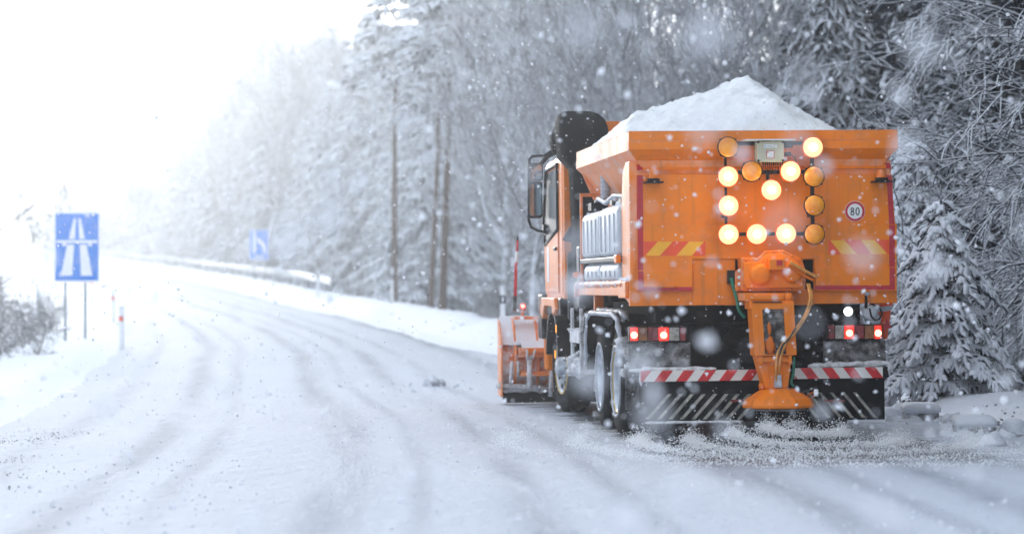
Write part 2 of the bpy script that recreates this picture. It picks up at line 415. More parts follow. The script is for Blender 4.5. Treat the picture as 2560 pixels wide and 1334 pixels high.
TR = (2.41, 28.1); YAW = math.radians(5.2); ROLL = math.radians(-0.6)
def road_mat():
    m, t, b = new_mat('road_snow')
    uvn = t.nodes.new('ShaderNodeUVMap'); uvn.uv_map = 'UVMap'
    sp = t.nodes.new('ShaderNodeSeparateXYZ'); t.links.new(uvn.outputs[0], sp.inputs[0]); U = sp.outputs[0]
    def uvnoise(sx, sy, sc, det=5, dist=0, rough=.55):
        mp = t.nodes.new('ShaderNodeMapping'); mp.inputs['Scale'].default_value = (sx, sy, 1); t.links.new(uvn.outputs[0], mp.inputs[0])
        n = t.nodes.new('ShaderNodeTexNoise'); n.inputs['Scale'].default_value = sc; n.inputs['Detail'].default_value = det
        n.inputs['Distortion'].default_value = dist; n.inputs['Roughness'].default_value = rough
        t.links.new(mp.outputs[0], n.inputs['Vector']); return n.outputs['Fac']
    wob = mth(t, 'ADD', U, mth(t, 'MULTIPLY', mth(t, 'SUBTRACT', uvnoise(.25, .05, 1, 2), .5), .9))
    tracks = None
    for (c, wd, a) in ((.9, .3, .5), (1.9, .34, .8), (2.5, .2, .5), (3.7, .36, .9), (4.3, .16, .5), (5.0, .3, .8), (5.7, .2, .6), (6.9, .4, 1.0), (7.6, .2, .6), (8.3, .36, .9), (9.3, .25, .6)):
        g = mth(t, 'ABSOLUTE', mth(t, 'SUBTRACT', wob, c)); g = mth(t, 'MULTIPLY', rng(t, g, 0, wd, 1, 0), a)
        tracks = g if tracks is None else mth(t, 'MAXIMUM', tracks, g)
    brk = rng(t, uvnoise(1, .09, 1.1, 7, .5, .7), .28, .62)
    drift = rng(t, uvnoise(.33, 1.9, 1.0, 6, 1.3, .66), .40, .64)         # thin drifts blown across the road
    wear = mth(t, 'MULTIPLY', mth(t, 'MULTIPLY', tracks, brk), mth(t, 'ADD', mth(t, 'MULTIPLY', drift, .14), .62))
    fine = rng(t, uvnoise(1.4, 1.0, 9, 8, 0, .75), .60, .70)
    smear = rng(t, uvnoise(1.5, .1, 1.2, 6, .2, .6), .5, .8, 0, .35)
    base = mix(t, uvnoise(1, .25, .7, 6), (.49, .53, .60), (.63, .66, .72))
    base = mix(t, smear, base, (.46, .49, .55))
    base = mix(t, mth(t, 'MULTIPLY', wear, 1.0), base, (.18, .205, .26))
    base = mix(t, mth(t, 'MULTIPLY', fine, .42), base, (.30, .30, .33))
    # bare wet asphalt scraped open behind the plough
    tc = t.nodes.new('ShaderNodeTexCoord'); mp = t.nodes.new('ShaderNodeMapping'); mp.vector_type = 'TEXTURE'
    mp.inputs['Location'].default_value = (TR[0] + .15, TR[1], 0); mp.inputs['Rotation'].default_value = (0, 0, YAW)
    t.links.new(tc.outputs['Object'], mp.inputs[0]); s2 = t.nodes.new('ShaderNodeSeparateXYZ'); t.links.new(mp.outputs[0], s2.inputs[0])
    nn = mth(t, 'MULTIPLY', mth(t, 'SUBTRACT', nz(t, 2.2, 7, .65), .5), 1.8)
    ax = mth(t, 'ADD', mth(t, 'ABSOLUTE', s2.outputs[0]), nn)
    mx_ = rng(t, ax, 1.15, 1.5, 1, 0)
    my_ = mth(t, 'MULTIPLY', rng(t, mth(t, 'ADD', s2.outputs[1], mth(t, 'MULTIPLY', nn, 1.5)), -4.4, -2.6, 0, 1), rng(t, s2.outputs[1], 8, 10, 1, 0))
    bare = mth(t, 'MULTIPLY', mx_, my_)
    base = mix(t, mth(t, 'MULTIPLY', bare, .96), base, (.020, .026, .036))
    t.links.new(base, b.inputs['Base Color'])
    t.links.new(rng(t, bare, 0, 1, .7, .3, False), b.inputs['Roughness']); b.inputs['Specular IOR Level'].default_value = .25
    h = mth(t, 'ADD', mth(t, 'MULTIPLY', uvnoise(1, .5, 5, 8, 0, .65), 1.0), mth(t, 'MULTIPLY', wear, -.5))
    h = mth(t, 'ADD', h, mth(t, 'MULTIPLY', fine, .3))
    bump(t, b, h, .8, .07)
road_mat(); build_ground()

# ------------------------------------------------------------------ the truck
truck = empty('snow_plow_truck', (TR[0], TR[1], road_z(TR[0], TR[1]) + .0))
truck.rotation_euler = Matrix.LocRotScale(None, (Matrix.Rotation(YAW, 3, 'Z') @ Matrix.Rotation(ROLL, 3, 'Y')), None).to_euler()
tag(truck, 'orange three-axle gritting truck with snow plough in front and lit arrow board on its rear', 'snowplow')
TM = Matrix.LocRotScale(Vector(truck.location), Matrix.Rotation(YAW, 3, 'Z') @ Matrix.Rotation(ROLL, 3, 'Y'), None); TI = TM.inverted()
_o = TI @ Vector((0, 0, CAMH))
def _ray(px, py):
    F_ = Vector((0, math.cos(PITCH), math.sin(PITCH))); U_ = Vector((0, -math.sin(PITCH), math.cos(PITCH)))
    d = F_ + Vector((1, 0, 0)) * ((px - 1280) / FPX) - U_ * ((py - 667) / FPX)
    return TI.to_3x3() @ d
def P(px, py, y=0.0):            # measured photo point -> truck's own (x, z) on a cross plane
    d = _ray(px, py); k = (y - _o.y) / d.y; q = _o + d * k; return (q.x, q.z)
def S(px, py, x=-1.28):          # measured photo point -> truck's own (y, z) on a lengthwise plane
    d = _ray(px, py); k = (x - _o.x) / d.x; q = _o + d * k; return (q.y, q.z)
def quad(mb, pts, y, m=0, th=.004):       # flat marking on a cross plane, th proud towards the rear
    mb.prism([tuple(p) for p in pts], 'y', y - th, y, m)
def PQ(mb, pts, y, m=0, th=.004): quad(mb, [P(a, b, y) for a, b in pts], y, m, th)
def pbox(mb, px0, py0, px1, py1, y0, y1, m=0):
    x0, z1 = P(px0, py0, y0); x1, z0 = P(px1, py1, y0); mb.box(x0, x1, y0, y1, z0, z1, m)

# --- hopper shell
h = MB()
def rect(x0, x1, y0, y1, z): return [(x0, y0, z), (x1, y0, z), (x1, y1, z), (x0, y1, z)]
XL, XR = -1.285, 1.31
h.rings([rect(XL, XR, -.10, 4.32, 2.962), rect(XL, XR, -.10, 4.32, 2.872)][::-1], 0, False, False)
h.rings([rect(XL - .004, XR + .004, -.104, 4.324, 2.872), rect(XL - .004, XR + .004, -.104, 4.324, 2.785)][::-1], 0, False, False)
h.rings([rect(-.25, .25, .6, 4.1, 1.28), rect(-.55, .58, .2, 4.25, 1.80), rect(-1.20, 1.23, .0, 4.25, 2.69), rect(XL - .004, XR + .004, -.104, 4.324, 2.785)], 0, False, False)
for a in ((XL, XR, -.10, -.03), (XL, XR, 4.25, 4.32)): h.box(a[0], a[1], a[2], a[3], 2.955, 2.966)
for a in ((XL, XL + .07), (XR - .07, XR)): h.box(a[0], a[1], -.03, 4.25, 2.955, 2.966)
h.rings([rect(XL + .07, XR - .07, -.03, 4.25, 2.955), rect(-.6, .6, .4, 3.9, 2.0)], 0, False, True)
hopper = h.build('hopper', [M['orange_frosted']], truck)
r = MB(); r.box(XL + .002, XR - .002, -.112, -.1045, 2.79, 2.866); r.box(XL + .002, XR - .002, -.108, -.1005, 2.874, 2.96)
r.rings([[(-1.198, -.006, 2.69), (1.228, -.006, 2.69), (1.228, .02, 2.69), (-1.198, .02, 2.69)], [(XL, -.112, 2.788), (XR, -.112, 2.788), (XR, -.09, 2.788), (XL, -.09, 2.788)]], 0, False)
r.build('rear_rim', [M['orange_paint']], hopper)
# ribs down the sloping side
rb = MB()
for yy in (4.15,):
    rb.prism([(-1.2, 2.70), (-.55, 1.82), (-.60, 1.74), (-1.12, 2.44), (-1.24, 2.72)], 'y', yy, yy + .03)
    rb.prism([(1.2, 2.70), (.55, 1.82), (.60, 1.74), (1.12, 2.44), (1.24, 2.72)], 'y', yy, yy + .03)
build_each(rb, 'side_rib', [M['orange_frosted']], hopper)

# --- end frame + sub frame at the rear
e = MB()
e.prism([(.03, 1.31), (.64, 1.40), (.64, 2.30), (.50, 2.62), (.30, 2.685), (.03, 2.685)], 'x', -1.268, 1.272)
ef = e.build('end_frame', [M['orange_frosted']], truck, .012)
e = MB(); e.prism([P(1575, 765, 0), P(2243, 757, 0), P(2243, 700, 0), P(2243, 560, 0), P(2237, 556, 0), P(2237, 646, 0), P(1592, 646, 0), P(1575, 700, 0)], 'y', .012, .09)
sf = e.build('rear_crossmember', [M['orange_streaked']], truck, .006)
# --- rear panel
def cut(poly_px, y0, y1, mb): mb.prism([P(a, b, 0) for a, b in poly_px], 'y', y0, y1)
e = MB()
cut([(1592, 436), (2230, 436), (2233, 500), (2238, 559), (2238, 671), (2035, 671), (2035, 645), (1732, 645), (1732, 671), (1592, 671)], -.002, .028, e)
e.rings([[(P(1592, 436)[0], -.002, P(0, 436)[1]), (P(2230, 436)[0], -.002, P(0, 436)[1]), (P(2230, 436)[0], .028, P(0, 436)[1]), (P(1592, 436)[0], .028, P(0, 436)[1])],
         [(P(1592, 399)[0], .085, P(0, 399)[1]), (P(2222, 399)[0], .085, P(0, 399)[1]), (P(2222, 399)[0], .12, P(0, 399)[1]), (P(1592, 399)[0], .12, P(0, 399)[1])]], 0, False)
panel = e.build('rear_panel', [M['orange_paint']], truck, .004)
e = MB(); cut([(1593, 561), (2241, 561), (2241, 728), (2035, 728), (2035, 647), (1731, 647), (1731, 728), (1593, 728)], -.016, -.003, e)
e.build('lower_panel', [M['orange_paint']], panel, .004)
e = MB(); cut([(1594, 676), (1730, 676), (1730, 727), (1594, 727)], -.030, -.017, e); cut([(2037, 668), (2240, 668), (2240, 727), (2037, 727)], -.030, -.017, e)
build_each(e, 'kick_panel', [M['orange_paint']], panel, .004)
e = MB(); cut([(1733, 648), (2034, 648), (2034, 762), (1733, 762)], .005, .0115, e); e.build('recess_plate', [M['orange_streaked']], sf)
e = MB(); pbox(e, 2006, 649, 2033, 722, -.004, .004); e.build('recess_shade', [M['chassis_black']], sf)  # thin black plate painted as the shade inside the recess
e = MB(); pbox(e, 1838, 648, 1850, 724, -.003, .0045); e.build('recess_edge', [M['chassis_black']], sf)
# reflective contour marking
e = MB()
PQ(e, [(1592.5, 438), (1607, 438), (1608, 560), (1592.5, 560)], -.003, 0, .003)
PQ(e, [(1594, 562), (1608, 562), (1608, 675), (1594, 675)], -.017, 0, .003)
PQ(e, [(1595, 677), (1609, 677), (1609, 717), (1730, 717), (1730, 727), (1595, 727)], -.031, 0, .003)
q = [(P(1592.5, 436)[0], -.006, P(0, 436)[1]), (P(1607, 436)[0], -.006, P(0, 436)[1]), (P(1604, 402)[0], .078, P(0, 402)[1]), (P(1592.5, 402)[0], .078, P(0, 402)[1])]
b = len(e.v); e.v += q; e.face([b, b + 1, b + 2, b + 3], 0)
e.build('reflective_strip', [M['red_reflector']], panel)
e = MB()
PQ(e, [(2216, 438), (2229, 438), (2232, 500), (2236, 560), (2223, 560)], -.003, 0, .003)
PQ(e, [(2223, 562), (2237, 562), (2237, 667), (2223, 667)], -.017, 0, .003)
PQ(e, [(2224, 669), (2237, 669), (2237, 724), (2037, 724), (2037, 713), (2224, 713)], -.031, 0, .003)
q = [(P(2216, 436)[0], -.006, P(0, 436)[1]), (P(2229, 436)[0], -.006, P(0, 436)[1]), (P(2222, 402)[0], .078, P(0, 402)[1]), (P(2213, 412)[0], .055, P(0, 412)[1])]
b = len(e.v); e.v += q; e.face([b, b + 1, b + 2, b + 3], 0)
e.build('reflective_strip', [M['red_reflector']], panel)
# handle bar low on the panel
e = MB(); a = P(1642, 719, -.06); b_ = P(1690, 719, -.06); e.tube([(a[0], -.03, a[1]), (a[0], -.06, a[1] + .01), (b_[0], -.06, b_[1] + .01), (b_[0], -.03, b_[1])], .012)
e.build('handle', [M['orange_dirty']], panel)

Z3 = lambda x, y: (1560 + x / 3.335, 280 + y / 3.335)
Z4 = lambda x, y: (1560 + x / 2.382, 620 + y / 2.382)
ZG = lambda x, y: (1800 + x / 3.032, 620 + y / 3.032)
e = MB()
PQ(e, [Z3(162, 1078), Z3(680, 1078), Z3(678, 1198), Z3(162, 1198)], -.017, 0, .002)
for q in (((282, 1080), (405, 1080), (298, 1197), (176, 1197)), ((542, 1080), (668, 1080), (566, 1197), (436, 1197))): PQ(e, [Z3(*p) for p in q], -.019, 1, .002)
e.build('warning_sticker', [M['sticker_red'], M['sticker_yellow']], panel)
e = MB()
PQ(e, [Z3(1703, 1066), Z3(2208, 1064), Z3(2208, 1184), Z3(1705, 1186)], -.017, 0, .002)
for q in (((1718, 1068), (1838, 1068), (1945, 1184), (1812, 1184)), ((1975, 1067), (2090, 1066), (2196, 1182), (2065, 1184))): PQ(e, [Z3(*p) for p in q], -.019, 1, .002)
e.build('warning_sticker', [M['sticker_red'], M['sticker_yellow']], panel)
# 80 sign
def disc(mb, c, r0, r1, y, m, sx=1.0, n=32, th=.002, sz=1.0):   # flat ring on a cross plane
    b = len(mb.v)
    for k in range(n):
        a = 2 * math.pi * k / n
        for rr in (r0, r1): mb.v.append((c[0] + rr * sx * math.cos(a), y - th, c[1] + rr * sz * math.sin(a)))
    for k in range(n):
        k2 = (k + 1) % n
        mb.face([b + 2 * k, b + 2 * k + 1, b + 2 * k2 + 1, b + 2 * k2], m)
def ellring(mb, c, rx, rz, t, y, m, n=28):
    b = len(mb.v)
    for k in range(n):
        a = 2 * math.pi * k / n
        mb.v.append((c[0] + rx * math.cos(a), y, c[1] + rz * math.sin(a))); mb.v.append((c[0] + (rx - t) * math.cos(a), y, c[1] + (rz - t) * math.sin(a)))
    for k in range(n):
        k2 = (k + 1) % n; mb.face([b + 2 * k, b + 2 * k + 1, b + 2 * k2 + 1, b + 2 * k2][::-1], m)
e = MB(); c = P(2138, 528, -.02); u = 1 / 262.0
e.lathe([(0, -.007), (26 * u, -.007), (26 * u, 0)], (c[0], 0, c[1]), 'y', 36, 0, False)
disc(e, c, 19 * u, 25.2 * u, -.0075, 1, th=.001); disc(e, c, 0.0, 19 * u, -.0075, 0, th=.0005)
for sgn, kind in ((-1, 8), (1, 0)):
    cx = c[0] + sgn * 6.6 * u
    if kind == 8:
        ellring(e, (cx, c[1] + 4.6 * u), 4.7 * u, 5.0 * u, 2.5 * u, -.011, 2); ellring(e, (cx, c[1] - 4.9 * u), 5.2 * u, 5.6 * u, 2.6 * u, -.0112, 2)
    else: ellring(e, (cx, c[1] - .3 * u), 5.4 * u, 10.2 * u, 2.7 * u, -.011, 2)
e.build('speed_limit_sign', [M['sign_white'], M['sign_red'], M['ink_black']], panel)
# beacons
for (px, py) in ((1633, 455), (2203, 453)):
    c = P(px, py, -.09); e = MB()
    e.box(c[0] - .085, c[0] + .085, -.20, -.0, c[1] - .012, c[1] + .004); e.lathe([(0, .004), (.062, .004), (.062, .03), (.05, .034), (0, .034)], (c[0], -.11, c[1]), 'z', 20)
    bp = e.build('beacon', [M['black_plastic']], truck)
    e = MB(); e.lathe([(.046, .034), (.046, .05), (.041, .10), (.034, .112), (0, .115)], (c[0], -.11, c[1]), 'z', 20, 0)
    e.build('amber_dome', [M['orange_dirty']], bp)

# --- arrow board
ab = MB(); YB = -.20
def bar(px0, py0, px1, py1): pbox(ab, px0, py0, px1, py1, YB + .03, YB + .06)
bar(1811, 395, 1819, 590); bar(2026, 395, 2037, 590); bar(1830, 354, 2035, 362); bar(1845, 426, 2045, 434); bar(1830, 581, 2040, 588); bar(1916, 434, 1924, 470)
for px in (1815, 2031):
    x = P(px, 500, YB)[0]; ab.box(x - .02, x + .02, YB + .06, -.02, P(0, 560)[1], P(0, 545)[1]); ab.box(x - .02, x + .02, YB + .06, -.1, P(0, 372)[1], P(0, 360)[1]); ab.box(x - .02, x + .02, YB + .06, -.002, P(0, 450)[1], P(0, 440)[1])
board = ab.build('arrow_board', [M['black_plastic']], truck)
u = 1 / 263.0
for (px, py, lit) in ((1821, 368, 0), (2033, 368, 1), (1821, 441, 1), (1880, 428, 0), (1977, 428, 1), (2036, 441, 0), (1929, 475, 1), (1822, 514, 1), (2037, 513, 0), (1822, 586, 1), (1893, 585, 1), (1966, 584, 1), (2037, 585, 0)):
    c = P(px, py, YB - .04); e = MB(); R_ = 26.0 * u
    e.lathe([(R_ * .55, .05), (R_ * .95, .02), (R_ * 1.03, .0), (R_ * 1.03, -.025), (R_ * .95, -.03)], (c[0], YB, c[1]), 'y', 32, 0)
    e.lathe([(R_ * .96, -.028), (R_ * .9, -.036), (R_ * .6, -.044), (R_ * .3, -.049), (0.001, -.05)], (c[0], YB, c[1]), 'y', 32, 1)
    for a in (.8, 2.35, 3.95, 5.5): e.box(c[0] + R_ * 1.04 * math.cos(a) - .008, c[0] + R_ * 1.04 * math.cos(a) + .008, YB - .02, YB, c[1] + R_ * 1.04 * math.sin(a) - .008, c[1] + R_ * 1.04 * math.sin(a) + .008, 0)
    if lit: e.lathe([(R_ * .42, -.0495), (R_ * .2, -.054), (.001, -.055)], (c[0], YB, c[1]), 'y', 20, 2)
    so = e.build('signal_lamp', [M['black_plastic'] if not lit else M['cone_and_glow_orange'], M['lamp_lit' if lit else 'lamp_off'], M['lamp_core']], board)  # lit housings are orange: lamp glow painted into the ring
    if lit:        # the lamp's own light, spilling onto the panel around it
        ld = bpy.data.lights.new('lamp_light', 'POINT'); ld.energy = 0.75; ld.color = (1, .82, .45); ld.shadow_soft_size = .06
        lo = bpy.data.objects.new('lamp_light', ld); C.objects.link(lo); lo.parent = board; lo.location = (c[0], YB - .15, c[1])
# control box
e = MB(); pbox(e, 1893, 354, 1960, 404, -.30, -.12); bx = e.build('control_box', [M['box_grey']], truck, .006)
e = MB(); a = P(1862, 350, -.32); b_ = P(1986, 351, -.32)
e.box(a[0], b_[0], -.40, -.115, a[1] - .006, a[1] + .004); e.build('roof_plate', [M['label_white']], bx)
ZB = lambda x, y: (1780 + x / 8.337, 320 + y / 8.337)
e = MB(); PQ(e, [ZB(1080, 340), ZB(1360, 340), ZB(1360, 410), ZB(1080, 410)], -.3015, 0, .001)
PQ(e, [ZB(1090, 385), ZB(1108, 350), ZB(1126, 392)], -.303, 1, .001)
for k, (a0, a1, yy) in enumerate(((1150, 1250, 368), (1275, 1350, 360), (1160, 1320, 388))): PQ(e, [ZB(a0, yy - 5), ZB(a1, yy - 5), ZB(a1, yy + 5), ZB(a0, yy + 5)], -.303, 2, .001)
e.build('label_plate', [M['label_white'], M['label_blue'], M['steel_dirty']], bx)
e = MB(); PQ(e, [ZB(1135, 472), ZB(1298, 472), ZB(1298, 634), ZB(1135, 634)], -.3015, 0, .001)
PQ(e, [ZB(1148, 484), ZB(1286, 484), ZB(1286, 622), ZB(1148, 622)], -.303, 1, .001); PQ(e, [ZB(1155, 495), ZB(1180, 495), ZB(1180, 518), ZB(1155, 518)], -.305, 0, .001)
PQ(e, [ZB(1200, 520), ZB(1206, 516), ZB(1262, 568), ZB(1256, 572)], -.305, 2, .001); PQ(e, [ZB(1160, 596), ZB(1270, 596), ZB(1270, 604), ZB(1160, 604)], -.305, 2, .001)
e.build('label_plate', [M['sign_red'], M['sign_white'], M['steel_dirty']], bx)
e = MB()
for (a0, b0) in ((965, 290), (1478, 288), (970, 685), (1482, 680)):
    c = P(*ZB(a0, b0), -.305); e.lathe([(0, -.006), (.012, -.004), (.014, 0)], (c[0], -.300, c[1]), 'y', 8)
build_each(e, 'corner_screw', [M['ink_black']], bx)
e = MB()
for k in range(10):
    px = 1908 + k * 5.3; a = P(px, 404, -.22); e.tube([(a[0], -.22, a[1]), (a[0], -.22, a[1] - .035)], .007, 6); e.tube([(a[0], -.22, a[1] - .03), (a[0] + .01 * math.sin(k), -.2, a[1] - .07), (a[0] + .02 * math.sin(k * 2), -.17, a[1] - .10)], .003, 5)
a = P(1962, 362, -.22); e.box(a[0], a[0] + .07, -.26, -.18, a[1] - .03, a[1] + .02); a = P(1962, 386, -.22); e.box(a[0], a[0] + .055, -.25, -.19, a[1] - .015, a[1] + .02)
e.tube([(a[0] + .05, -.22, a[1]), (a[0] + .1, -.22, a[1] - .03), (a[0] + .12, -.2, a[1] - .12)], .005, 5)
build_each(e, 'cable_gland', [M['black_plastic']], bx)

# --- auger gearbox, chute, spinner
e = MB()
g = [(155, 70), (290, 70), (340, 18), (480, 12), (560, 50), (620, 75), (650, 165), (650, 325), (190, 330), (160, 320), (160, 130)]
e.prism([P(*ZG(*p), -.20) for p in g], 'y', -.20, .0)
gear = e.build('gearbox', [M['orange_dirty']], truck, .012)
e = MB(); g = [(180, 110), (300, 100), (345, 45), (475, 40), (560, 80), (625, 150), (630, 300), (200, 305), (180, 250)]
e.prism([P(*ZG(*p), -.22) for p in g], 'y', -.225, -.2)
for (cx, cy, rr) in ((310, 200, 84), (550, 185, 80)):
    c = P(*ZG(cx, cy), -.24); R_ = rr / 3.032 * u
    e.lathe([(R_, -.222), (R_ * .96, -.262), (R_ * .7, -.285), (.001, -.29)], (c[0], 0, c[1]), 'y', 28)
c0 = P(*ZG(365, 80), -.26); c1 = P(*ZG(480, 165), -.26); e.box(c0[0], c1[0], -.34, -.22, c1[1], c0[1])
e.build('gearbox_cover', [M['orange_paint']], gear, .008)
e = MB(); c0 = P(*ZG(430, 92), -.35); c1 = P(*ZG(472, 130), -.35); e.box(c0[0], c1[0], -.352, -.341, c1[1], c0[1]); e.build('reflector', [M['sign_red']], gear)
e = MB()
for k in range(11):
    t = k / 10; 
    for q in ((205 + 410 * t, 318),): c = P(*ZG(*q), -.2); e.lathe([(0, -.016), (.011, -.014), (.013, 0)], (c[0], -.2, c[1]), 'y', 6)
for q in ((200, 90), (270, 88), (345, 34), (410, 28), (475, 30), (540, 62), (598, 86), (636, 170), (640, 250), (176, 190), (178, 270)):
    c = P(*ZG(*q), -.2); e.lathe([(0, -.016), (.011, -.014), (.013, 0)], (c[0], -.2, c[1]), 'y', 6)
build_each(e, 'flange_bolt', [M['orange_dirty']], gear)
e = MB(); e.prism([P(*ZG(*p), -.1) for p in ((112, 180), (165, 130), (200, 130), (200, 322), (112, 322))], 'y', -.12, -.1); ear = e.build('mounting_plate', [M['orange_dirty']], truck, .004)
for yy in (172, 222, 272):
    e = MB(); c = P(*ZG(148, yy), -.12); e.lathe([(0, -.035), (.014, -.032), (.019, -.012), (.019, 0)], (c[0], -.12, c[1]), 'y', 12); e.build('bolt_head', [M['label_white']], ear)
e = MB(); c0 = P(*ZG(52, 168), .0); c1 = P(*ZG(108, 270), .0); e.box(c0[0], c1[0], -.06, .004, c1[1], c0[1]); e.build('socket_box', [M['black_plastic']], truck, .004)
def hose(name, pts, y, rad, mat, par=truck, n=8, ys=None):
    P3 = []
    for i, p in enumerate(pts):
        yy = ys[i] if ys else y; q = P(*ZG(*p), yy); P3.append(Vector((q[0], yy, q[1])))
    out = []
    for i in range(len(P3) - 1):
        p0 = P3[max(i - 1, 0)]; p1 = P3[i]; p2 = P3[i + 1]; p3 = P3[min(i + 2, len(P3) - 1)]
        for k in range(5):
            t = k / 5; out.append(.5 * ((2 * p1) + (p2 - p0) * t + (2 * p0 - 5 * p1 + 4 * p2 - p3) * t * t + (-p0 + 3 * p1 - 3 * p2 + p3) * t ** 3))
    out.append(P3[-1]); e = MB(); e.tube(out, rad, n); return e.build(name, [mat], par)
hose('hydraulic_pipe', [(530, 105), (620, 160), (735, 222)], -.33, .016, M['hose_orange']); hose('hydraulic_pipe', [(520, 130), (610, 190), (710, 245)], -.31, .014, M['orange_dirty'])
hose('hydraulic_hose', [(662, 270), (682, 380), (645, 500), (560, 630), (480, 715), (436, 800), (425, 900), (428, 1040)], -.56, .0115, M['hose_orange'], ys=[-.3, -.42, -.5, -.53, -.54, -.54, -.54, -.5])
hose('hydraulic_hose', [(676, 272), (694, 380), (660, 500), (578, 630), (505, 715), (468, 800), (452, 880), (450, 950)], -.56, .0115, M['hose_orange'], ys=[-.3, -.40, -.5, -.53, -.54, -.54, -.54, -.5])
hose('electric_cable', [(575, 600), (520, 690), (470, 740), (455, 800)], -.58, .008, M['hose_dark'])
hose('drain_hose', [(85, 225), (108, 320), (130, 400), (145, 470), (190, 525)], -.08, .016, M['hose_green']); hose('drain_hose', [(562, 820), (560, 900), (552, 960), (540, 1020), (560, 1045)], -.42, .013, M['hose_green'])
hose('electric_cable', [(510, 1050), (560, 1082), (640, 1085), (740, 1050)], -.5, .007, M['hose_dark']); hose('electric_cable', [(735, 1115), (750, 1140), (748, 1175)], -.5, .008, M['hose_dark'])
# chute column
YC = -.50
def cyl_frame(mb, outer, inner, y0, y1, m=0):
    O = [P(*ZG(*p), y0) for p in outer]; I = [P(*ZG(*p), y0) for p in inner]; n = 4
    b = len(mb.v)
    for yy in (y0, y1):
        for L in (O, I):
            for p in L: mb.v.append((p[0], yy, p[1]))
    for k in range(n):
        k2 = (k + 1) % n
        mb.face([b + k, b + k2, b + n + k2, b + n + k], m); mb.face([b + 2 * n + k, b + 3 * n + k, b + 3 * n + k2, b + 2 * n + k2], m)
        mb.face([b + k, b + 2 * n + k, b + 2 * n + k2, b + k2], m); mb.face([b + n + k, b + n + k2, b + 3 * n + k2, b + 3 * n + k], m)
e = MB(); cyl_frame(e, [(240, 425), (560, 415), (582, 808), (265, 816)], [(320, 462), (485, 460), (506, 803), (342, 805)], YC, YC + .04)
def lbox(mb, top, bot, y0, y1, m=0):    # tapering box between two px spans
    (a0, a1, ya), (b0, b1, yb) = top, bot
    A0 = P(*ZG(a0, ya), y0); A1 = P(*ZG(a1, ya), y0); B0 = P(*ZG(b0, yb), y0); B1 = P(*ZG(b1, yb), y0)
    mb.rings([[(B0[0], y0, B0[1]), (B1[0], y0, B1[1]), (B1[0], y1, B1[1]), (B0[0], y1, B0[1])], [(A0[0], y0, A0[1]), (A1[0], y0, A1[1]), (A1[0], y1, A1[1]), (A0[0], y1, A0[1])]], m, False)
lbox(e, (240, 262, 425), (265, 288, 815), YC + .0405, YC + .30); lbox(e, (538, 560, 416), (560, 582, 809), YC + .0405, YC + .30)
lbox(e, (262, 538, 420), (288, 560, 812), YC + .27, YC + .31)
a = P(*ZG(286, 440), YC); b_ = P(*ZG(312, 810), YC); 
e.box(a[0] - .003, a[0] + .003, YC - .004, YC - .001, b_[1], a[1])
chute = e.build('chute', [M['orange_paint']], truck, .004)
e = MB(); lbox(e, (318, 487, 460), (340, 508, 806), YC + .045, YC + .052); e.build('inspection_window', [M['grimy_grey']], chute)
e = MB(); c = P(*ZG(375, 610), YC + .03); e.blob((c[0], YC + .04, c[1]), (.02, .012, .06), 3); c = P(*ZG(378, 740), YC + .03); e.blob((c[0], YC + .04, c[1]), (.05, .012, .09), 5); e.build('window_smear', [M['orange_dirty']], chute)
e = MB(); lbox(e, (185, 545, 340), (185, 545, 400), YC + .06, 0); lbox(e, (225, 560, 400), (225, 562, 462), YC + .02, YC + .3); lbox(e, (232, 480, 355), (232, 480, 392), YC + .03, YC + .08)
collar = e.build('chute_collar', [M['orange_paint']], truck, .006)
e = MB(); lbox(e, (250, 470, 404), (250, 470, 412), YC, YC + .05); e.build('rubber_seal', [M['black_plastic']], collar)
e = MB(); c = P(*ZG(530, 380), YC); e.lathe([(0, -.03), (.035, -.025), (.045, 0)], (c[0], YC + .06, c[1]), 'y', 14); e.build('pivot_boss', [M['orange_dirty']], collar)
e = MB(); lbox(e, (278, 545, 818), (345, 515, 1062), YC + .03, YC + .28)
low = e.build('lower_chute', [M['orange_paint']], truck, .004)
e = MB(); lbox(e, (285, 545, 836), (285, 545, 862), YC - .02, YC + .0); lbox(e, (300, 325, 820), (300, 325, 880), YC - .03, YC + .03); lbox(e, (520, 545, 815), (520, 545, 876), YC - .03, YC + .03)
lbox(e, (350, 362, 880), (368, 380, 1050), YC + .012, YC + .032); lbox(e, (475, 490, 880), (470, 485, 1050), YC + .012, YC + .032); e.build('hinge_bar', [M['orange_paint']], low, .003)
e = MB(); lbox(e, (420, 466, 960), (415, 470, 1056), YC - .02, YC + .03); e.build('salt_outlet', [M['steel_dirty']], low, .004)
sc_ = P(*ZG(444, 1200), YC + .1); SPX, SPZ = sc_[0], sc_[1]; SPY = YC + .1
e = MB(); e.lathe([(.345, .0), (.345, .022), (.315, .075), (.17, .165), (.12, .175), (0.001, .175)], (SPX, SPY, SPZ), 'z', 10, 0, False)
e.lathe([(.345, .0), (.335, -.012), (.33, .0), (.0, .02)], (SPX, SPY, SPZ), 'z', 10, 0, False)
sp = e.build('spinner_cover', [M['orange_streaked']], truck, .006)
e = MB(); e.lathe([(0.001, -.03), (.26, -.03), (.26, -.022), (.02, -.02), (.02, .03)], (SPX, SPY, SPZ), 'z', 24)
for k in range(6):
    a = k * math.pi / 3; e.box(SPX + .02, SPX + .25, SPY - .004, SPY + .004, SPZ - .022, SPZ + .012, 0, Matrix.Rotation(a, 3, 'Z'), (SPX, SPY, SPZ))
e.build('spinner_disc', [M['steel_dirty']], sp)
e = MB(); c = P(*ZG(728, 1095), -.5); e.lathe([(0.001, -.035), (.022, -.035), (.024, 0), (.02, .035), (.001, .036)], (c[0], -.5, c[1]), 'z', 12); 
sens = e.build('speed_sensor', [M['cable_white']], truck)
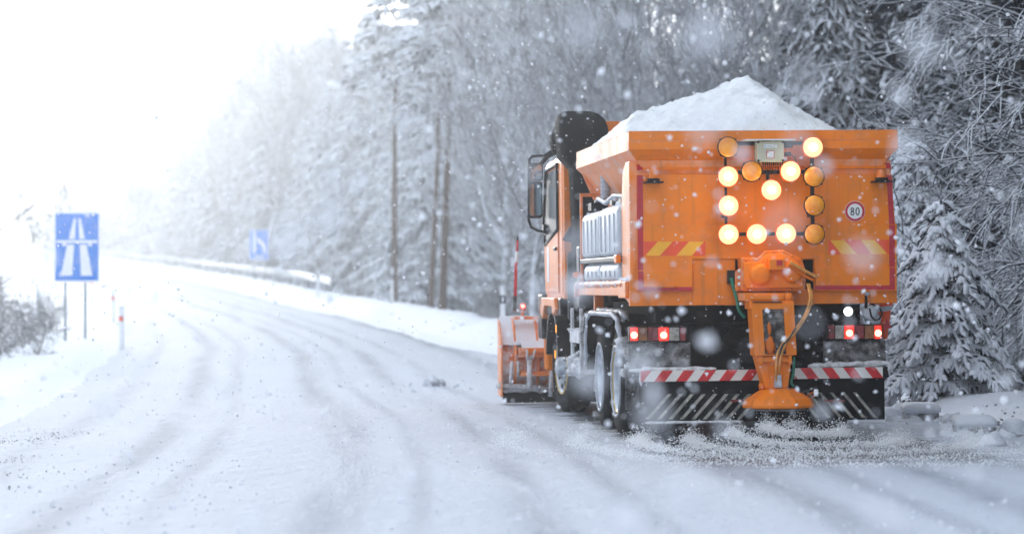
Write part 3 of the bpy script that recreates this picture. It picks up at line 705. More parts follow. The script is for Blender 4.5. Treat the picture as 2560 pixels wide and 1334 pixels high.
e = MB(); c2 = P(*ZG(668, 1115), -.48); e.tube([(c2[0], -.45, c2[1]), (c2[0] + .06, -.5, c2[1] + .04), (c[0], -.5, c[1] + .02)], .007, 6); e.tube([(c2[0] + .03, -.45, c2[1] - .04), (c[0] - .01, -.5, c[1] - .01)], .006, 6); e.build('sensor_bracket', [M['orange_dirty']], sens)
e = MB(); c = P(*ZG(320, 1045), -.42); e.lathe([(.001, -.03), (.03, -.03), (.034, .0), (.02, .035), (.001, .04)], (c[0], -.42, c[1]), 'x', 14); e.build('flow_motor', [M['orange_dirty']], truck)

# --- chassis, tail lights, guards
e = MB()
for x in (-.43, .36): e.box(x, x + .07, .25, 8.3, .84, 1.12)
for y in (.3, 1.4, 3.0, 4.6, 6.0): e.box(-.36, .36, y, y + .1, .88, 1.08)
e.box(-1.0, 1.0, .25, .31, 1.14, 1.30); e.box(-.9, .95, .66, 4.3, 1.14, 1.32)  # dark bulk under the body, added to block light
e.box(-.62, .62, .45, .6, .7, 1.1); e.blob((-.2, .3, .98), (.16, .12, .12), 4, 0, .3); e.blob((.35, .35, .95), (.14, .12, .16), 6, 0, .3)
for x in (-.8, .8):
    e.box(x - .05, x + .05, 1.2, 4.0, .72, .84); e.box(x - .04, x + .04, 6.6, 8.0, .70, .78)
for y in (1.93, 3.3): e.tube([(-1.0, y, .53), (1.0, y, .53)], .075, 12); e.blob((0, y, .55), (.24, .22, .2), 3, 0, .1)
e.tube([(-1.0, 7.3, .5), (1.0, 7.3, .5)], .06, 10)
e.tube([(0, 3.1, .62), (0, 5.6, .85)], .05, 8)
for (y, z) in ((1.2, .5), (2.62, .3)): pass
e.build('chassis', [M['chassis_black']], truck, .004)
e = MB()    # dark tank and air reservoirs crowding the space behind the flap
e.tube([(-.7, .9, .78), (.7, .9, .78)], .15, 16); e.tube([(-.62, .62, 1.0), (-.1, .62, 1.0)], .11, 14); e.tube([(.25, .62, 1.02), (.75, .62, 1.02)], .10, 14)
build_each(e, 'air_tank', [M['chassis_black']], truck)
def taillight(x0, x1, y0, y1, segs, yy=-.02):
    e = MB(); a = P(*Z4(x0, y0), yy); b_ = P(*Z4(x1, y1), yy); e.box(a[0] - .008, b_[0] + .008, yy + .006, yy + .09, b_[1] - .01, a[1] + .008)
    tl = e.build('tail_light', [M['black_plastic']], truck, .006)
    for (s0, s1, mt) in segs:
        e = MB(); a = P(*Z4(s0, y0), yy); b_ = P(*Z4(s1, y1), yy)
        e.box(a[0] + .002, b_[0] - .002, yy - .012, yy + .006, b_[1], a[1])
        if mt == 'tail_lit':
            cx, cz = (a[0] + b_[0]) / 2, (a[1] + b_[1]) / 2 - .01
            e.lathe([(.034, -.0125), (.02, -.016), (.001, -.018)], (cx, yy, cz), 'y', 14, 1)
        e.build({'tail_lit': 'brake_lens', 'tail_red_dim': 'red_lens', 'tail_amber_dim': 'amber_lens', 'tail_white_dim': 'reverse_lens'}[mt], [M[mt], M['tail_core']], tl, .004)
taillight(35, 370, 472, 550, ((35, 83, 'tail_lit'), (84, 140, 'tail_amber_dim'), (141, 204, 'tail_red_dim'), (205, 266, 'tail_lit'), (268, 330, 'tail_white_dim'), (331, 368, 'tail_red_dim')))
taillight(1215, 1535, 460, 538, ((1215, 1255, 'tail_red_dim'), (1256, 1311, 'tail_white_dim'), (1312, 1370, 'tail_lit'), (1371, 1430, 'tail_red_dim'), (1431, 1490, 'tail_amber_dim'), (1491, 1533, 'tail_lit')))
def crust(pts, rad, seed, mat='slush_crust', name='snow_crust', par=truck, n=8, step=.05):
    """lumpy ridge of frozen slush along a path"""
    e = MB(); out = []; P3 = [Vector(p) for p in pts]
    for i in range(len(P3) - 1):
        k = max(2, int((P3[i + 1] - P3[i]).length / step))
        for j in range(k): out.append(P3[i].lerp(P3[i + 1], j / k))
    out.append(P3[-1])
    rr = [rad * (1 + .7 * noise.noise(Vector((i * .45, seed * 3.1, 0)))) for i in range(len(out))]
    rr[0] *= .5; rr[-1] *= .5
    out = [p + Vector((0, 0, rad * .4 * noise.noise(Vector((i * .6, seed, 5))))) for i, p in enumerate(out)]
    e.tube(out, rr, n); return e.build(name, [M[mat]], par)
for side in (-1, 1):
    if side < 0: a, b_ = P(1567, 856, .15), P(1722, 925, .15)
    else: a, b_ = P(2052, 850, .15), P(2208, 912, .15)
    e = MB(); e.box(a[0], b_[0], .02, .06, b_[1] - .05, a[1]); e.box(a[0] + .02, b_[0] - .02, .06, .5, a[1] - .12, a[1] - .06)
    g_ = e.build('mud_guard', [M['grimy_grey']], truck, .012)
    crust([(a[0], .02, b_[1] + .01), (b_[0], .02, b_[1] + .005)], .028, 3 + side, par=g_)
e = MB(); c = P(2119, 778, .0); e.lathe([(.001, .08), (.05, .05), (.062, 0), (.058, -.01)], (c[0], -.02, c[1]), 'y', 24, 0); e.lathe([(.046, -.008), (.03, -.014), (.001, -.016)], (c[0], -.02, c[1]), 'y', 24, 1); e.build('work_lamp', [M['black_plastic'], M['work_lit']], truck)
e = MB(); a = P(2169, 735, -.04); b_ = P(2166, 765, -.04); e.lathe([(.001, -.02), (.017, -.018), (.02, 0), (.02, .03)], (a[0], -.02, a[1]), 'y', 12, 1); e.tube([(a[0] - .01, -.02, a[1] - .01), (b_[0], -.02, b_[1] - .02)], .014, 8, 0)
a = P(2180, 760, 0); pts = [(2180, 760), (2198, 768), (2206, 784), (2198, 797), (2188, 800), (2178, 790), (2174, 770)]
e.tube([(P(*p, 0)[0], 0, P(*p, 0)[1]) for p in pts], .009, 6, 0)
e.blob((P(2175, 783, .05)[0], .05, P(2175, 783, .05)[1]), (.09, .05, .085), 8, 2); e.blob((P(2190, 800, .05)[0], .08, P(2190, 800, .05)[1]), (.06, .05, .06), 9, 2)
e.build('towing_hook', [M['black_plastic'], M['steel_dirty'], M['tank_plastic']], truck)
# hazard strip
def hazard(px0, px1, pyt0, pyt1, hgt, lean, first_red=True, y=-.05):
    e = MB(); a = P(px0, pyt0, y); b_ = P(px1, pyt1, y); Hh = hgt / 262.0; z1 = (a[1] + b_[1]) / 2; z0 = z1 - Hh
    e.box(a[0], b_[0], y + .004, y + .03, z0, z1, 0)
    pitch = 54.6 / 262; half = pitch / 2; sh = .078 * lean; x = a[0] - abs(sh) - pitch
    while x < b_[0] + pitch:
        lo = [(x, z0), (x + half, z0), (x + half + sh, z1), (x + sh, z1)]
        # clip to [a0,b0] in x
        def clip(poly, xc, keep_gt):
            out = []
            for i in range(len(poly)):
                p, q = poly[i], poly[(i + 1) % len(poly)]; ip = (p[0] > xc) == keep_gt; iq = (q[0] > xc) == keep_gt
                if ip: out.append(p)
                if ip != iq: t = (xc - p[0]) / (q[0] - p[0]); out.append((xc, p[1] + (q[1] - p[1]) * t))
            return out
        pl = clip(lo, a[0] + .002, True); pl = clip(pl, b_[0] - .002, False) if len(pl) > 2 else pl
        if len(pl) > 2: e.prism(pl, 'y', y, y + .0035, 1)
        x += pitch
    return e.build('hazard_strip', [M['strip_white'], M['strip_red']], truck)
ubz = P(1900, 936, 0)[1]
hazard(1601, 1901, 926, 923.5, 27, 1); hazard(1987, 2207, 919.5, 917, 27, -1)
e = MB(); e.box(P(1594, 0)[0], P(2211, 0)[0], -.018, .05, ubz - .04, ubz + .06); ub = e.build('underrun_bar', [M['chassis_black']], truck, .006)
crust([(P(1598, 0)[0], -.01, ubz + .065), (P(1780, 0)[0], -.01, ubz + .066)], .018, 21, par=ub); crust([(P(2010, 0)[0], 0, ubz + .075), (P(2120, 0)[0], 0, ubz + .09), (P(2211, 0)[0], 0, ubz + .095), (P(2213, 0)[0], -.01, ubz - .02)], .026, 22, par=ub)
crust([(P(1625, 0)[0], -.03, ubz + .066), (P(1597, 0)[0], -.03, ubz + .07), (P(1592, 0)[0], -.03, ubz + .03), (P(1591, 0)[0], -.03, ubz - .09)], .017, 23, par=ub)
# mud flap
e = MB(); a = P(1598, 950, 0); b_ = P(2211, 950, 0); z0 = P(1900, 1052, 0)[1]
e.box(a[0], b_[0], .0, .012, z0, a[1] + .03)
mfp = e.build('mud_flap', [M['black_rubber']], truck)
e = MB()
def strp(x0, y0, x1, y1, wd): PQ(e, [(x0, y0), (x0 + wd, y0), (x1 + wd, y1), (x1, y1)], -.001, 0, .004)
for k in range(9): s0 = 1614 + k * 28.5; strp(s0, 1047, s0 + 55, 984, 10)
e.build('flap_stripe', [M['flap_stripe']], mfp); e = MB()
for k in range(6): s0 = 2184 - k * 29; strp(s0 - 52, 980, s0, 1043, 9)
e.build('flap_stripe', [M['flap_stripe']], mfp)
crust([(a[0] + .05, 0, z0), (a[0] + 1.0, 0, z0)], .013, 31, par=mfp); 
for (x0, x1) in ((1826, 1860), (2058, 2112)):
    e = MB(); PQ(e, [(x0, 998), (x1, 998), (x1, 1004), (x0, 1004)], -.006, 0, .003); e.build('flap_reflector', [M['tail_red_dim']], mfp)

# --- wheels
def wheel(xo, y, s, dual, rear):
    """xo = |x| of outer face, s = side (-1 left)"""
    R_ = .54 if rear else .535; W = .30
    e = MB(); e.lathe([(.0, .0)], (0, 0, 0)) if False else None
    def X(d): return s * (xo - d)
    def lat(mb, prof, m=0, n=40, sm=True):
        pr = [(r_, X(d)) for (r_, d) in prof]
        if s > 0: pr = pr[::-1]
        mb.lathe(pr, (0, y, R_ - .015), 'x', n, m, sm)
    def tyre_prof(d0): return [(.30, d0 + .03), (.33, d0 + .005), (.40, d0 - .006), (.47, d0 + .0), (.515, d0 + .02), (R_, d0 + .05), (R_, d0 + .11), (R_ - .014, d0 + .115), (R_ - .014, d0 + .13), (R_, d0 + .135), (R_, d0 + .18), (R_ - .014, d0 + .185), (R_ - .014, d0 + .2), (R_, d0 + .205), (R_, d0 + W - .05), (.515, d0 + W - .02), (.45, d0 + W), (.33, d0 + W), (.30, d0 + W - .03)]
    t = MB(); lat(t, tyre_prof(0))
    if dual: lat(t, tyre_prof(W + .05))
    # tread blocks
    for k in range(44):
        a = 2 * math.pi * k / 44
        for d0 in ([0, W + .05] if dual else [0]):
            for (p, q) in ((.05, .10), (.20, .25)):
                x0, x1 = sorted((X(d0 + p), X(d0 + q)))
                t.box(x0, x1, y - .018, y + .018, R_ - .015 + R_ - .005, R_ - .015 + R_ + .009, 0, Matrix.Rotation(a, 3, 'X'), ((x0 + x1) / 2, y, R_ - .015))
    wh = t.build('wheel', [M['black_rubber']], truck)
    if not rear: wh.matrix_local = Matrix.Translation((s * (xo - .15), y, 0)) @ Matrix.Rotation(math.radians(7), 4, 'Z') @ Matrix.Translation((-s * (xo - .15), -y, 0))
    rm = MB(); dish = .15 if rear else .02
    lat(rm, [(.315, .02), (.30, .004), (.285, .012), (.28, .04), (.27, dish), (.10, dish + .02), (.10, dish - .06), (.09, dish - .075), (.001, dish - .08)])
    rm.build('rim', [M['wheel_silver']], wh)
    rg = MB(); lat(rg, [(.322, .012), (.318, -.002), (.306, -.004), (.300, .006)], 0); rg.build('rim_ring', [M['brass_ring'] if not rear or y < 3 else M['steel_dirty']], wh)
    nb = MB()
    for k in range(10):
        a = 2 * math.pi * k / 10; cy, cz = y + .16 * math.cos(a), R_ - .015 + .16 * math.sin(a)
        x0, x1 = sorted((X(dish - .03), X(dish + .02))); nb.tube([(x0, cy, cz), (x1, cy, cz)], .015, 8)
    if not rear:
        for k in range(8):
            a = 2 * math.pi * k / 8 + .2; cy, cz = y + .225 * math.cos(a), R_ - .015 + .225 * math.sin(a); x0, x1 = sorted((X(.012), X(.022))); nb.tube([(x0, cy, cz), (x1, cy, cz)], .028, 10, 1)
    build_each(nb, 'wheel_nut', [M['wheel_silver'], M['ink_black']], wh)
    cr = MB(); n = 40; pts = []
    if rear:
        for k in range(n + 1):
            a = 2 * math.pi * k / n; rr = .355 + .015 * noise.noise(Vector((math.cos(a) * 2, math.sin(a) * 2, y))); pts.append((X(-.003), y + rr * math.cos(a), R_ - .015 + rr * math.sin(a)))
        cr.tube(pts, [.016 * (1 + .7 * noise.noise(Vector((k * .5, y, 0)))) for k in range(n + 1)], 6); cr.build('snow_crust', [M['steel_dirty']], wh)
for s in (-1, 1):
    wheel(1.17, 1.93, s, True, True); wheel(1.17, 3.30, s, True, True); wheel(1.16, 7.30, s, False, False)
# tandem mudguard (left + right)
for s in (-1, 1):
    prof = [(1.05, .70), (1.12, .98), (1.35, 1.16), (1.7, 1.21), (2.6, 1.21), (3.6, 1.21), (3.9, 1.14), (4.02, .9), (4.04, .62)]
    e = MB(); inner = [(y_ + (.025 if y_ < 2.6 else -.025), z_ - .03) for y_, z_ in prof]
    e.prism(prof + inner[::-1], 'x', *sorted((s * 1.23, s * .62)))
    mg = e.build('wheel_arch', [M['chassis_black']], truck)
    crust([(s * 1.23, a_, b2) for a_, b2 in prof], .026, 40 + s, 'steel_dirty', par=mg); crust([(s * 1.14, a_, b2 + .02) for a_, b2 in prof[2:-2]], .035, 43 + s, 'steel_dirty', par=mg)
for s in (-1, 1):
    e = MB(); e.box(*sorted((s * 1.20, s * .66)), .98, 1.0, .28, .72); fl = e.build('inner_flap', [M['grimy_grey']], truck)
    e = MB(); rnd = random.Random(5 + s)
    for k in range(26): e.blob((s * rnd.uniform(.85, 1.27), rnd.uniform(.9, 1.02), rnd.uniform(.62, .98)), rnd.uniform(.03, .07), k, 0, .4)
    e.build('snow_crust', [M['slush_crust']], fl)

# --- side gear: platform, brine tanks, battery cradle
e = MB(); e.box(-1.30, -.80, .35, 4.25, 1.40, 1.50); e.box(-1.31, -1.27, .1, .64, 1.38, 1.54)
plat = e.build('tank_platform', [M['orange_frosted']], truck, .01)
e = MB(); e.box(.80, 1.22, .35, 4.25, 1.40, 1.50); e.build('tank_platform', [M['orange_frosted']], truck, .01)
crust([(-1.29, .3, 1.52), (-1.29, 4.2, 1.51)], .032, 51, 'snow_crusted', par=plat); crust([(-1.27, .1, 1.55), (-1.25, .9, 1.54)], .035, 52, 'snow_lump', par=plat)
e = MB(); e.box(-1.33, -1.29, 4.2, 4.28, 1.38, 1.52); e.box(-1.15, -1.05, 3.9, 4.0, 1.1, 1.4); build_each(e, 'platform_bracket', [M['orange_dirty']], plat, .006)
def tank(y0, y1, z0, z1, x0=-1.30, x1=-.86):
    e = MB(); rg = []
    for (z, i_) in ((z0, .05), (z0 + .03, .01), (z0 + .05, 0), (z1 - .07, 0), (z1 - .03, .02), (z1, .07)):
        q = []
        n = 6
        for (cx, cy, a0) in ((x1 - .06 - i_, y1 - .06 - i_, 0), (x0 + .06 + i_, y1 - .06 - i_, 90), (x0 + .06 + i_, y0 + .06 + i_, 180), (x1 - .06 - i_, y0 + .06 + i_, 270)):
            for k in range(n): a = math.radians(a0 + 90 * k / (n - 1)); q.append((cx + .06 * math.cos(a), cy + .06 * math.sin(a), z))
        rg.append(q)
    e.rings(rg, 0, True)
    yy = y0 + .22
    while yy < y1 - .1: e.box(x0 - .014, x0 + .02, yy, yy + .06, z0 + .06, z1 - .09); yy += .36
    return e.build('brine_tank', [M['tank_plastic']], truck, .008)
t1 = tank(.70, 2.2, 1.78, 2.30); tank(2.23, 3.75, 1.78, 2.28); tank(.70, 2.2, 1.53, 1.74); tank(2.23, 3.6, 1.53, 1.74)
crust([(-1.16, .9, 2.31), (-1.12, 2.1, 2.32)], .045, 61, 'snow_lump', par=t1)
e = MB(); e.box(-1.315, -1.28, .66, 3.8, 1.735, 1.785); st = e.build('tank_strap', [M['black_plastic']], truck, .008)
e = MB(); e.box(-1.33, -1.28, .60, .78, 1.72, 1.80); e.build('strap_bracket', [M['orange_paint']], st, .01)
e = MB(); e.box(-1.31, -1.28, 3.80, 3.84, 1.55, 2.5); e.box(-1.31, -.9, 3.80, 3.84, 2.46, 2.5); e.lathe([(.001, -.04), (.04, -.03), (.045, .02), (.001, .03)], (-1.34, 3.9, 1.62), 'z', 12); e.build('guard_frame', [M['orange_dirty']], truck, .006)
e = MB(); e.tube([(-1.13, 3.0, 2.72), (-1.13, 3.0, 2.40)], .05, 12)
for k in range(7): e.lathe([(.05, 0), (.058, .012), (.05, .024)], (-1.13, 3.0, 2.42 + k * .042), 'z', 14)
e.build('corrugated_hose', [M['steel_dirty']], truck)
e = MB(); e.tube([(-1.18, 3.5, 2.36), (-1.18, 3.2, 2.42), (-1.16, 2.7, 2.36), (-1.14, 2.2, 2.42), (-1.1, 1.7, 2.40), (-1.1, 1.3, 2.46)], .028, 10); e.box(-1.26, -1.08, 3.2, 3.5, 2.30, 2.38, 1); e.box(-1.2, -1.04, 1.9, 2.1, 2.32, 2.37, 1); e.box(-1.2, -1.04, 1.2, 1.4, 2.32, 2.37, 1); e.tube([(-1.1, 1.5, 2.4), (-1.08, 1.5, 2.52)], .02, 8)
e.build('brine_pipe', [M['steel_dirty'], M['black_plastic']], truck)
# battery / step frame between the axles, left
e = MB()
for yy in (4.55, 5.45):
    e.box(-1.24, -1.20, yy, yy + .05, .55, 1.25); 
e.box(-1.25, -.75, 4.55, 5.5, .86, 1.00); e.box(-1.25, -.75, 4.55, 5.5, .52, .70); e.box(-.8, -.74, 4.6, 5.4, .7, .9)
e.box(-1.15, -1.05, 4.9, 5.05, 1.0, 1.16)
bc = e.build('battery_step', [M['slush_crust']], truck, .01)
rnd = random.Random(8); e = MB()
for k in range(30): e.blob((-1.25 + rnd.uniform(-.02, .1), rnd.uniform(4.55, 5.5), rnd.uniform(.5, .72)), rnd.uniform(.03, .06), k, 0, .4)
for k in range(16): e.blob((-1.25 + rnd.uniform(0, .4), rnd.uniform(4.55, 5.5), 1.0), (.06, .06, .025), k, 0, .4)
e.build('snow_crust', [M['slush_crust']], bc)
e = MB(); e.box(-1.02, -.5, 4.4, 5.7, .6, 1.3); e.tube([(-.85, 4.5, 1.35), (-.9, 5.2, 1.6), (-.8, 5.6, 1.9)], .06, 10); e.build('fuel_tank', [M['chassis_black']], truck, .04)
e = MB(); e.tube([(-1.05, 4.25, 1.28), (-1.2, 4.35, 1.15), (-1.2, 4.5, 1.0), (-1.05, 4.6, 1.1), (-1.0, 4.3, 1.22)], .018, 6); e.build('air_line', [M['grimy_grey']], truck)

# --- cab
e = MB(); CX = 1.22
def cabring(y, x, z0, z1, rr=.14):
    out = [(-x, y, z0)]
    for k in range(6): a = math.pi - (math.pi / 2) * k / 5; out.append((-x + rr + rr * math.cos(a), y, z1 - rr + rr * math.sin(a)))
    for k in range(6): a = math.pi / 2 - (math.pi / 2) * k / 5; out.append((x - rr + rr * math.cos(a), y, z1 - rr + rr * math.sin(a)))
    out.append((x, y, z0)); return out
e.rings([cabring(6.2, CX, 1.35, 3.05), cabring(6.26, CX + .01, 1.35, 3.08), cabring(8.2, CX + .01, 1.35, 3.05), cabring(8.45, CX - .05, 1.35, 2.98), cabring(8.62, CX - .14, 1.35, 2.2, .1)][::-1], 0, False)
cab = e.build('cab', [M['orange_streaked']], truck)
e = MB(); e.rings([[(x, y, z) for (x, y, z) in cabring(6.35, 1.1, 3.0, 3.42, .12)], cabring(7.1, 1.12, 3.0, 3.44, .12), cabring(8.1, 1.0, 2.98, 3.12, .08)][::-1], 0, False); e.build('roof_fairing', [M['orange_paint']], cab)
e = MB(); e.box(-CX + .16, CX - .16, 6.17, 6.199, 1.4, 2.95); e.build('rear_wall', [M['black_plastic']], cab)
e = MB(); X0 = -CX - .013
e.prism([(6.75, 2.20), (8.15, 2.05), (8.30, 2.25), (8.02, 2.86), (6.75, 2.90)], 'x', X0 - .006, X0, 0); e.build('side_window', [M['glass_dark']], cab)
e = MB(); e.tube([(X0 - .01, 6.72, 2.16), (X0 - .01, 8.17, 2.0), (X0 - .01, 8.34, 2.24), (X0 - .01, 8.04, 2.9), (X0 - .01, 6.72, 2.94), (X0 - .01, 6.72, 2.16)], .022, 6); e.build('window_frame', [M['black_plastic']], cab)
dr = MB(); dr.prism([(6.72, 1.42), (8.20, 1.42), (8.30, 2.0), (6.72, 2.14)], 'x', X0 - .012, X0, 0); door = dr.build('door', [M['orange_streaked']], cab, .01)
e = MB(); e.box(X0 - .04, X0 - .012, 6.82, 7.0, 1.92, 1.96); e.build('handle', [M['black_plastic']], door, .006)
e = MB(); e.box(X0 - .015, X0 - .012, 7.75, 7.95, 1.55, 1.98); e.build('door_label', [M['label_white']], door)
e = MB(); e.box(-CX - .05, -CX + .2, 6.3, 8.5, 1.16, 1.36); e.box(-CX - .07, -CX, 8.25, 8.7, .85, 1.4); e.build('cab_step', [M['black_plastic']], cab, .02)
e = MB(); e.box(-CX - .02, -CX + .02, 6.28, 6.34, 1.4, 3.0); e.build('rear_pillar', [M['orange_paint']], cab, .01)
e = MB(); e.rings([cabring(8.50, 1.0, 2.25, 2.92, .06)[::-1], cabring(8.58, .98, 2.25, 2.88, .06)[::-1]], 0, False); e.build('windscreen', [M['glass_dark']], cab)
e = MB(); e.box(-1.22, 1.22, 8.5, 8.75, .45, 1.3); e.build('front_bumper', [M['orange_paint']], cab, .04)
# front wheel fender
e = MB(); arc = []
for k in range(13): a = math.radians(200 - 215 * k / 12); arc.append((7.30 + .66 * math.cos(a) * -1, .52 + .66 * math.sin(a)))
arc = [(7.30 - .70 * math.cos(math.radians(t)), .55 + .70 * math.sin(math.radians(t))) for t in range(10, 171, 10)]
inn = [(7.30 - .64 * math.cos(math.radians(t)), .55 + .64 * math.sin(math.radians(t))) for t in range(10, 171, 10)]
e.prism(arc + inn[::-1], 'x', -1.27, -.82); e.build('fender', [M['black_plastic']], cab, .01)
e = MB(); e.prism([(6.5, 1.22), (6.62, 1.36), (8.1, 1.36), (8.25, 1.18), (8.0, 1.10), (7.8, 1.26), (6.9, 1.26), (6.75, 1.15)], 'x', -1.31, -1.18); e.build('fender_trim', [M['orange_frosted']], cab, .01)
e = MB(); e.box(1.16, .82, 6.6, 8.0, 1.24, 1.3); e.build('fender', [M['black_plastic']], cab, .01)
for (y, z) in ((6.42, 1.0), (6.55, .70)):
    e = MB(); e.box(-1.312, -1.30, y, y + .03, z - .045, z + .045); e.build('side_marker', [M['side_amber']], cab, .004)
e = MB(); e.box(-1.20, -.75, 6.02, 6.18, 1.1, 1.9); e.box(-1.15, -.78, 5.5, 6.12, 1.2, 1.75); e.build('engine_cover', [M['black_plastic']], truck, .04)
# black air intake tower behind the cab
e = MB()
def rr4(cx, cy, hx, hy, z, rd, n=5):
    q = []
    for (sx, sy, a0) in ((1, 1, 0), (-1, 1, 90), (-1, -1, 180), (1, -1, 270)):
        for k in range(n): a = math.radians(a0 + 90 * k / (n - 1)); q.append((cx + sx * (hx - rd) + rd * math.cos(a), cy + sy * (hy - rd) + rd * math.sin(a), z))
    return q
tA = P(1395, 340, 5.6); tB = P(1518, 340, 5.6); cx = (tA[0] + tB[0]) / 2; hx = (tB[0] - tA[0]) / 2
zt = P(1450, 277, 5.6)[1]; zb = P(1450, 375, 5.6)[1]
e.rings([rr4(-1.0, 5.75, .17, .25, 1.5, .06), rr4(-1.0, 5.75, .17, .27, 2.2, .06), rr4(-1.0, 5.75, .19, .30, zb - .22, .08), rr4(cx - .03, 5.75, hx * .80, .34, zb - .08, .1), rr4(cx, 5.75, hx * .95, .40, zb + .05, .12),
         rr4(cx, 5.75, hx, .42, zb + .16, .14), rr4(cx, 5.75, hx * .985, .42, zt - .20, .15), rr4(cx - .01, 5.77, hx * .93, .38, zt - .10, .17), rr4(cx - .03, 5.8, hx * .78, .30, zt - .03, .17), rr4(cx - .05, 5.82, hx * .55, .2, zt, .12)], 0, True)
ai = e.build('air_intake', [M['black_rubber']], truck)
e = MB(); e.rings([rr4(cx - hx * .66, 6.2, .09, .16, zb - .02, .05), rr4(cx - hx * .70, 6.2, .11, .2, zb + .12, .08), rr4(cx - hx * .70, 6.2, .11, .2, zt - .24, .08), rr4(cx - hx * .66, 6.2, .07, .14, zt - .15, .06)], 0, True); e.build('intake_scoop', [M['black_rubber']], ai)
e = MB(); e.box(-.82, -.2, 5.9, 6.16, 1.2, 3.05); e.box(-1.17, -.84, 5.2, 5.45, 1.25, 1.95); e.prism([P(1405, 600, 6.1), P(1425, 565, 6.1), P(1440, 560, 6.1), P(1440, 605, 6.1), P(1412, 603, 6.1)], 'y', 6.08, 6.12); e.build('exhaust_shield', [M['black_plastic']], truck, .03)
# mirrors
MY = 8.1
mt = MB()
def MP(px, py, y=MY): q = P(px, py, y); return (q[0], y, q[1])
mt.tube([MP(1394, 372, 8.0), MP(1378, 378), MP(1362, 388), MP(1330, 391), MP(1324, 398), MP(1322, 430), MP(1322, 552), MP(1328, 568), MP(1345, 577), MP(1366, 580, 8.0)], .017, 8)
mt.tube([MP(1394, 378, 8.0), MP(1368, 392), MP(1352, 410)], .028, 8); mt.box(*sorted((MP(1350, 0)[0], MP(1368, 0)[0])), 7.98, 8.15, MP(0, 597)[2], MP(0, 573)[2])
mr = mt.build('mirror', [M['black_plastic']], truck)
def mirror_box(px0, py0, px1, py1, name):
    a = P(px0, py0, MY); b_ = P(px1, py1, MY); e = MB(); cx, cz = (a[0] + b_[0]) / 2, (a[1] + b_[1]) / 2; hx, hz = (b_[0] - a[0]) / 2, (a[1] - b_[1]) / 2
    def rg(y, k):
        q = []; rd = .04 * k
        for (sx, sz, a0) in ((1, 1, 0), (-1, 1, 90), (-1, -1, 180), (1, -1, 270)):
            for j in range(5): an = math.radians(a0 + 22.5 * j); q.append((cx + sx * (hx * k - rd) + rd * math.cos(an), y, cz + sz * (hz * k - rd) + rd * math.sin(an)))
        return q
    e.rings([rg(MY + .17, .75), rg(MY + .1, .96), rg(MY - .04, 1.0)], 0, True); e.build(name, [M['black_plastic']], mr)
    e = MB(); e.rings([[(x_, y_ - .003, z_) for x_, y_, z_ in rg(MY - .041, .86)], [(x_ + .0, y_ - .008, z_) for x_, y_, z_ in rg(MY - .041, .84)]], 0, False); e.build('mirror_glass', [M['mirror_glass']], mr)
mirror_box(1319, 408, 1357, 452, 'mirror_housing'); mirror_box(1320, 453, 1356, 546, 'mirror_housing')

# --- front plough
PY = 9.5
pl, pz = P(1249, 900, PY); px1 = 1.75
e = MB()
bp = [(PY + .28, .10), (PY + .08, .22), (PY - .05, .42), (PY - .06, .62), (PY + .02, .82), (PY + .18, .99), (PY + .36, 1.08)]
bk = [(y_ + .03, z_ - .005) for y_, z_ in bp]
e.prism(bp + bk[::-1], 'x', pl + .02, px1)
plow = e.build('snow_plow', [M['snow_crusted']], truck)
e = MB()
for px in (1284, 1340, 1395): x = P(px, 900, PY)[0]; e.prism([(y_ - .10, z_ + .01) for y_, z_ in bp[:4]] + [(y_ - .05, z_ + .02) for y_, z_ in bp[4:]] + [(y_ + .02, z_) for y_, z_ in bp[::-1]], 'x', x, x + .03)
e.prism([(PY - .16, .10), (PY - .2, .62), (PY - .10, .86), (PY + .16, 1.04), (PY + .3, 1.08), (PY + .28, .1)], 'x', pl, pl + .025)
x0 = P(1284, 0, PY)[0]
e.box(x0, 1.3, PY - .30, PY + .0, .66, .72); e.box(x0 + .02, 1.3, PY - .26, PY - .02, .36, .42); e.box(x0 - .0, 1.3, PY - .24, PY - .02, .60, .66)
e.build('plow_rib', [M['orange_frosted']], plow, .006)
e = MB(); e.box(pl + .05, px1, PY + .02, PY + .2, .0 + .015, .17); e.build('scraper_blade', [M['black_rubber']], plow)
crust([(pl + .02, PY + .0, .19), (px1, PY + .0, .19)], .04, 71, 'slush_crust', par=plow); crust([(pl - .06, PY - .06, .24), (pl + .5, PY - .1, .22)], .035, 72, 'slush_crust', par=plow)
e = MB()
for j in range(2):
    n = 26; base = []
    for i in range(n):
        for k in range(7):
            x = x0 + .03 + (1.2 - x0) * i / (n - 1) if j == 0 else pl + .03 + (1.7 - pl) * i / (n - 1)
            if j == 0: y = PY - .29 + .27 * k / 6; z = .715 + .10 * (k / 6) ** .7 + .03 * noise.noise(Vector((x * 6, y * 6, 1)))
            else: t = k / 6; y = PY - .09 + .46 * t; z = .76 + .36 * t ** .75 + .02 * noise.noise(Vector((x * 5, y * 5, 3)))
            base.append((x, y, z))
    b = len(e.v); e.v += base
    for i in range(n - 1):
        for k in range(6): e.face([b + i * 7 + k, b + (i + 1) * 7 + k, b + (i + 1) * 7 + k + 1, b + i * 7 + k + 1], 0, True)
e.build('snow_layer', [M['snow_lump']], plow)
e = MB(); a = P(1325, 890, PY - .35)
e.tube([(a[0], PY - .3, .62), (a[0], PY - .28, .20)], .035, 10); e.tube([(a[0] - .04, PY - .34, .70), (a[0] - .035, PY - .36, .58), (a[0] + .03, PY - .36, .58), (a[0] + .07, PY - .34, .70)], .014, 6); e.tube([(a[0] - .22, PY - .25, .55), (a[0] - .24, PY - .2, .25)], .02, 6); e.tube([(a[0] - .14, PY - .25, .55), (a[0] - .14, PY - .2, .36)], .02, 6)
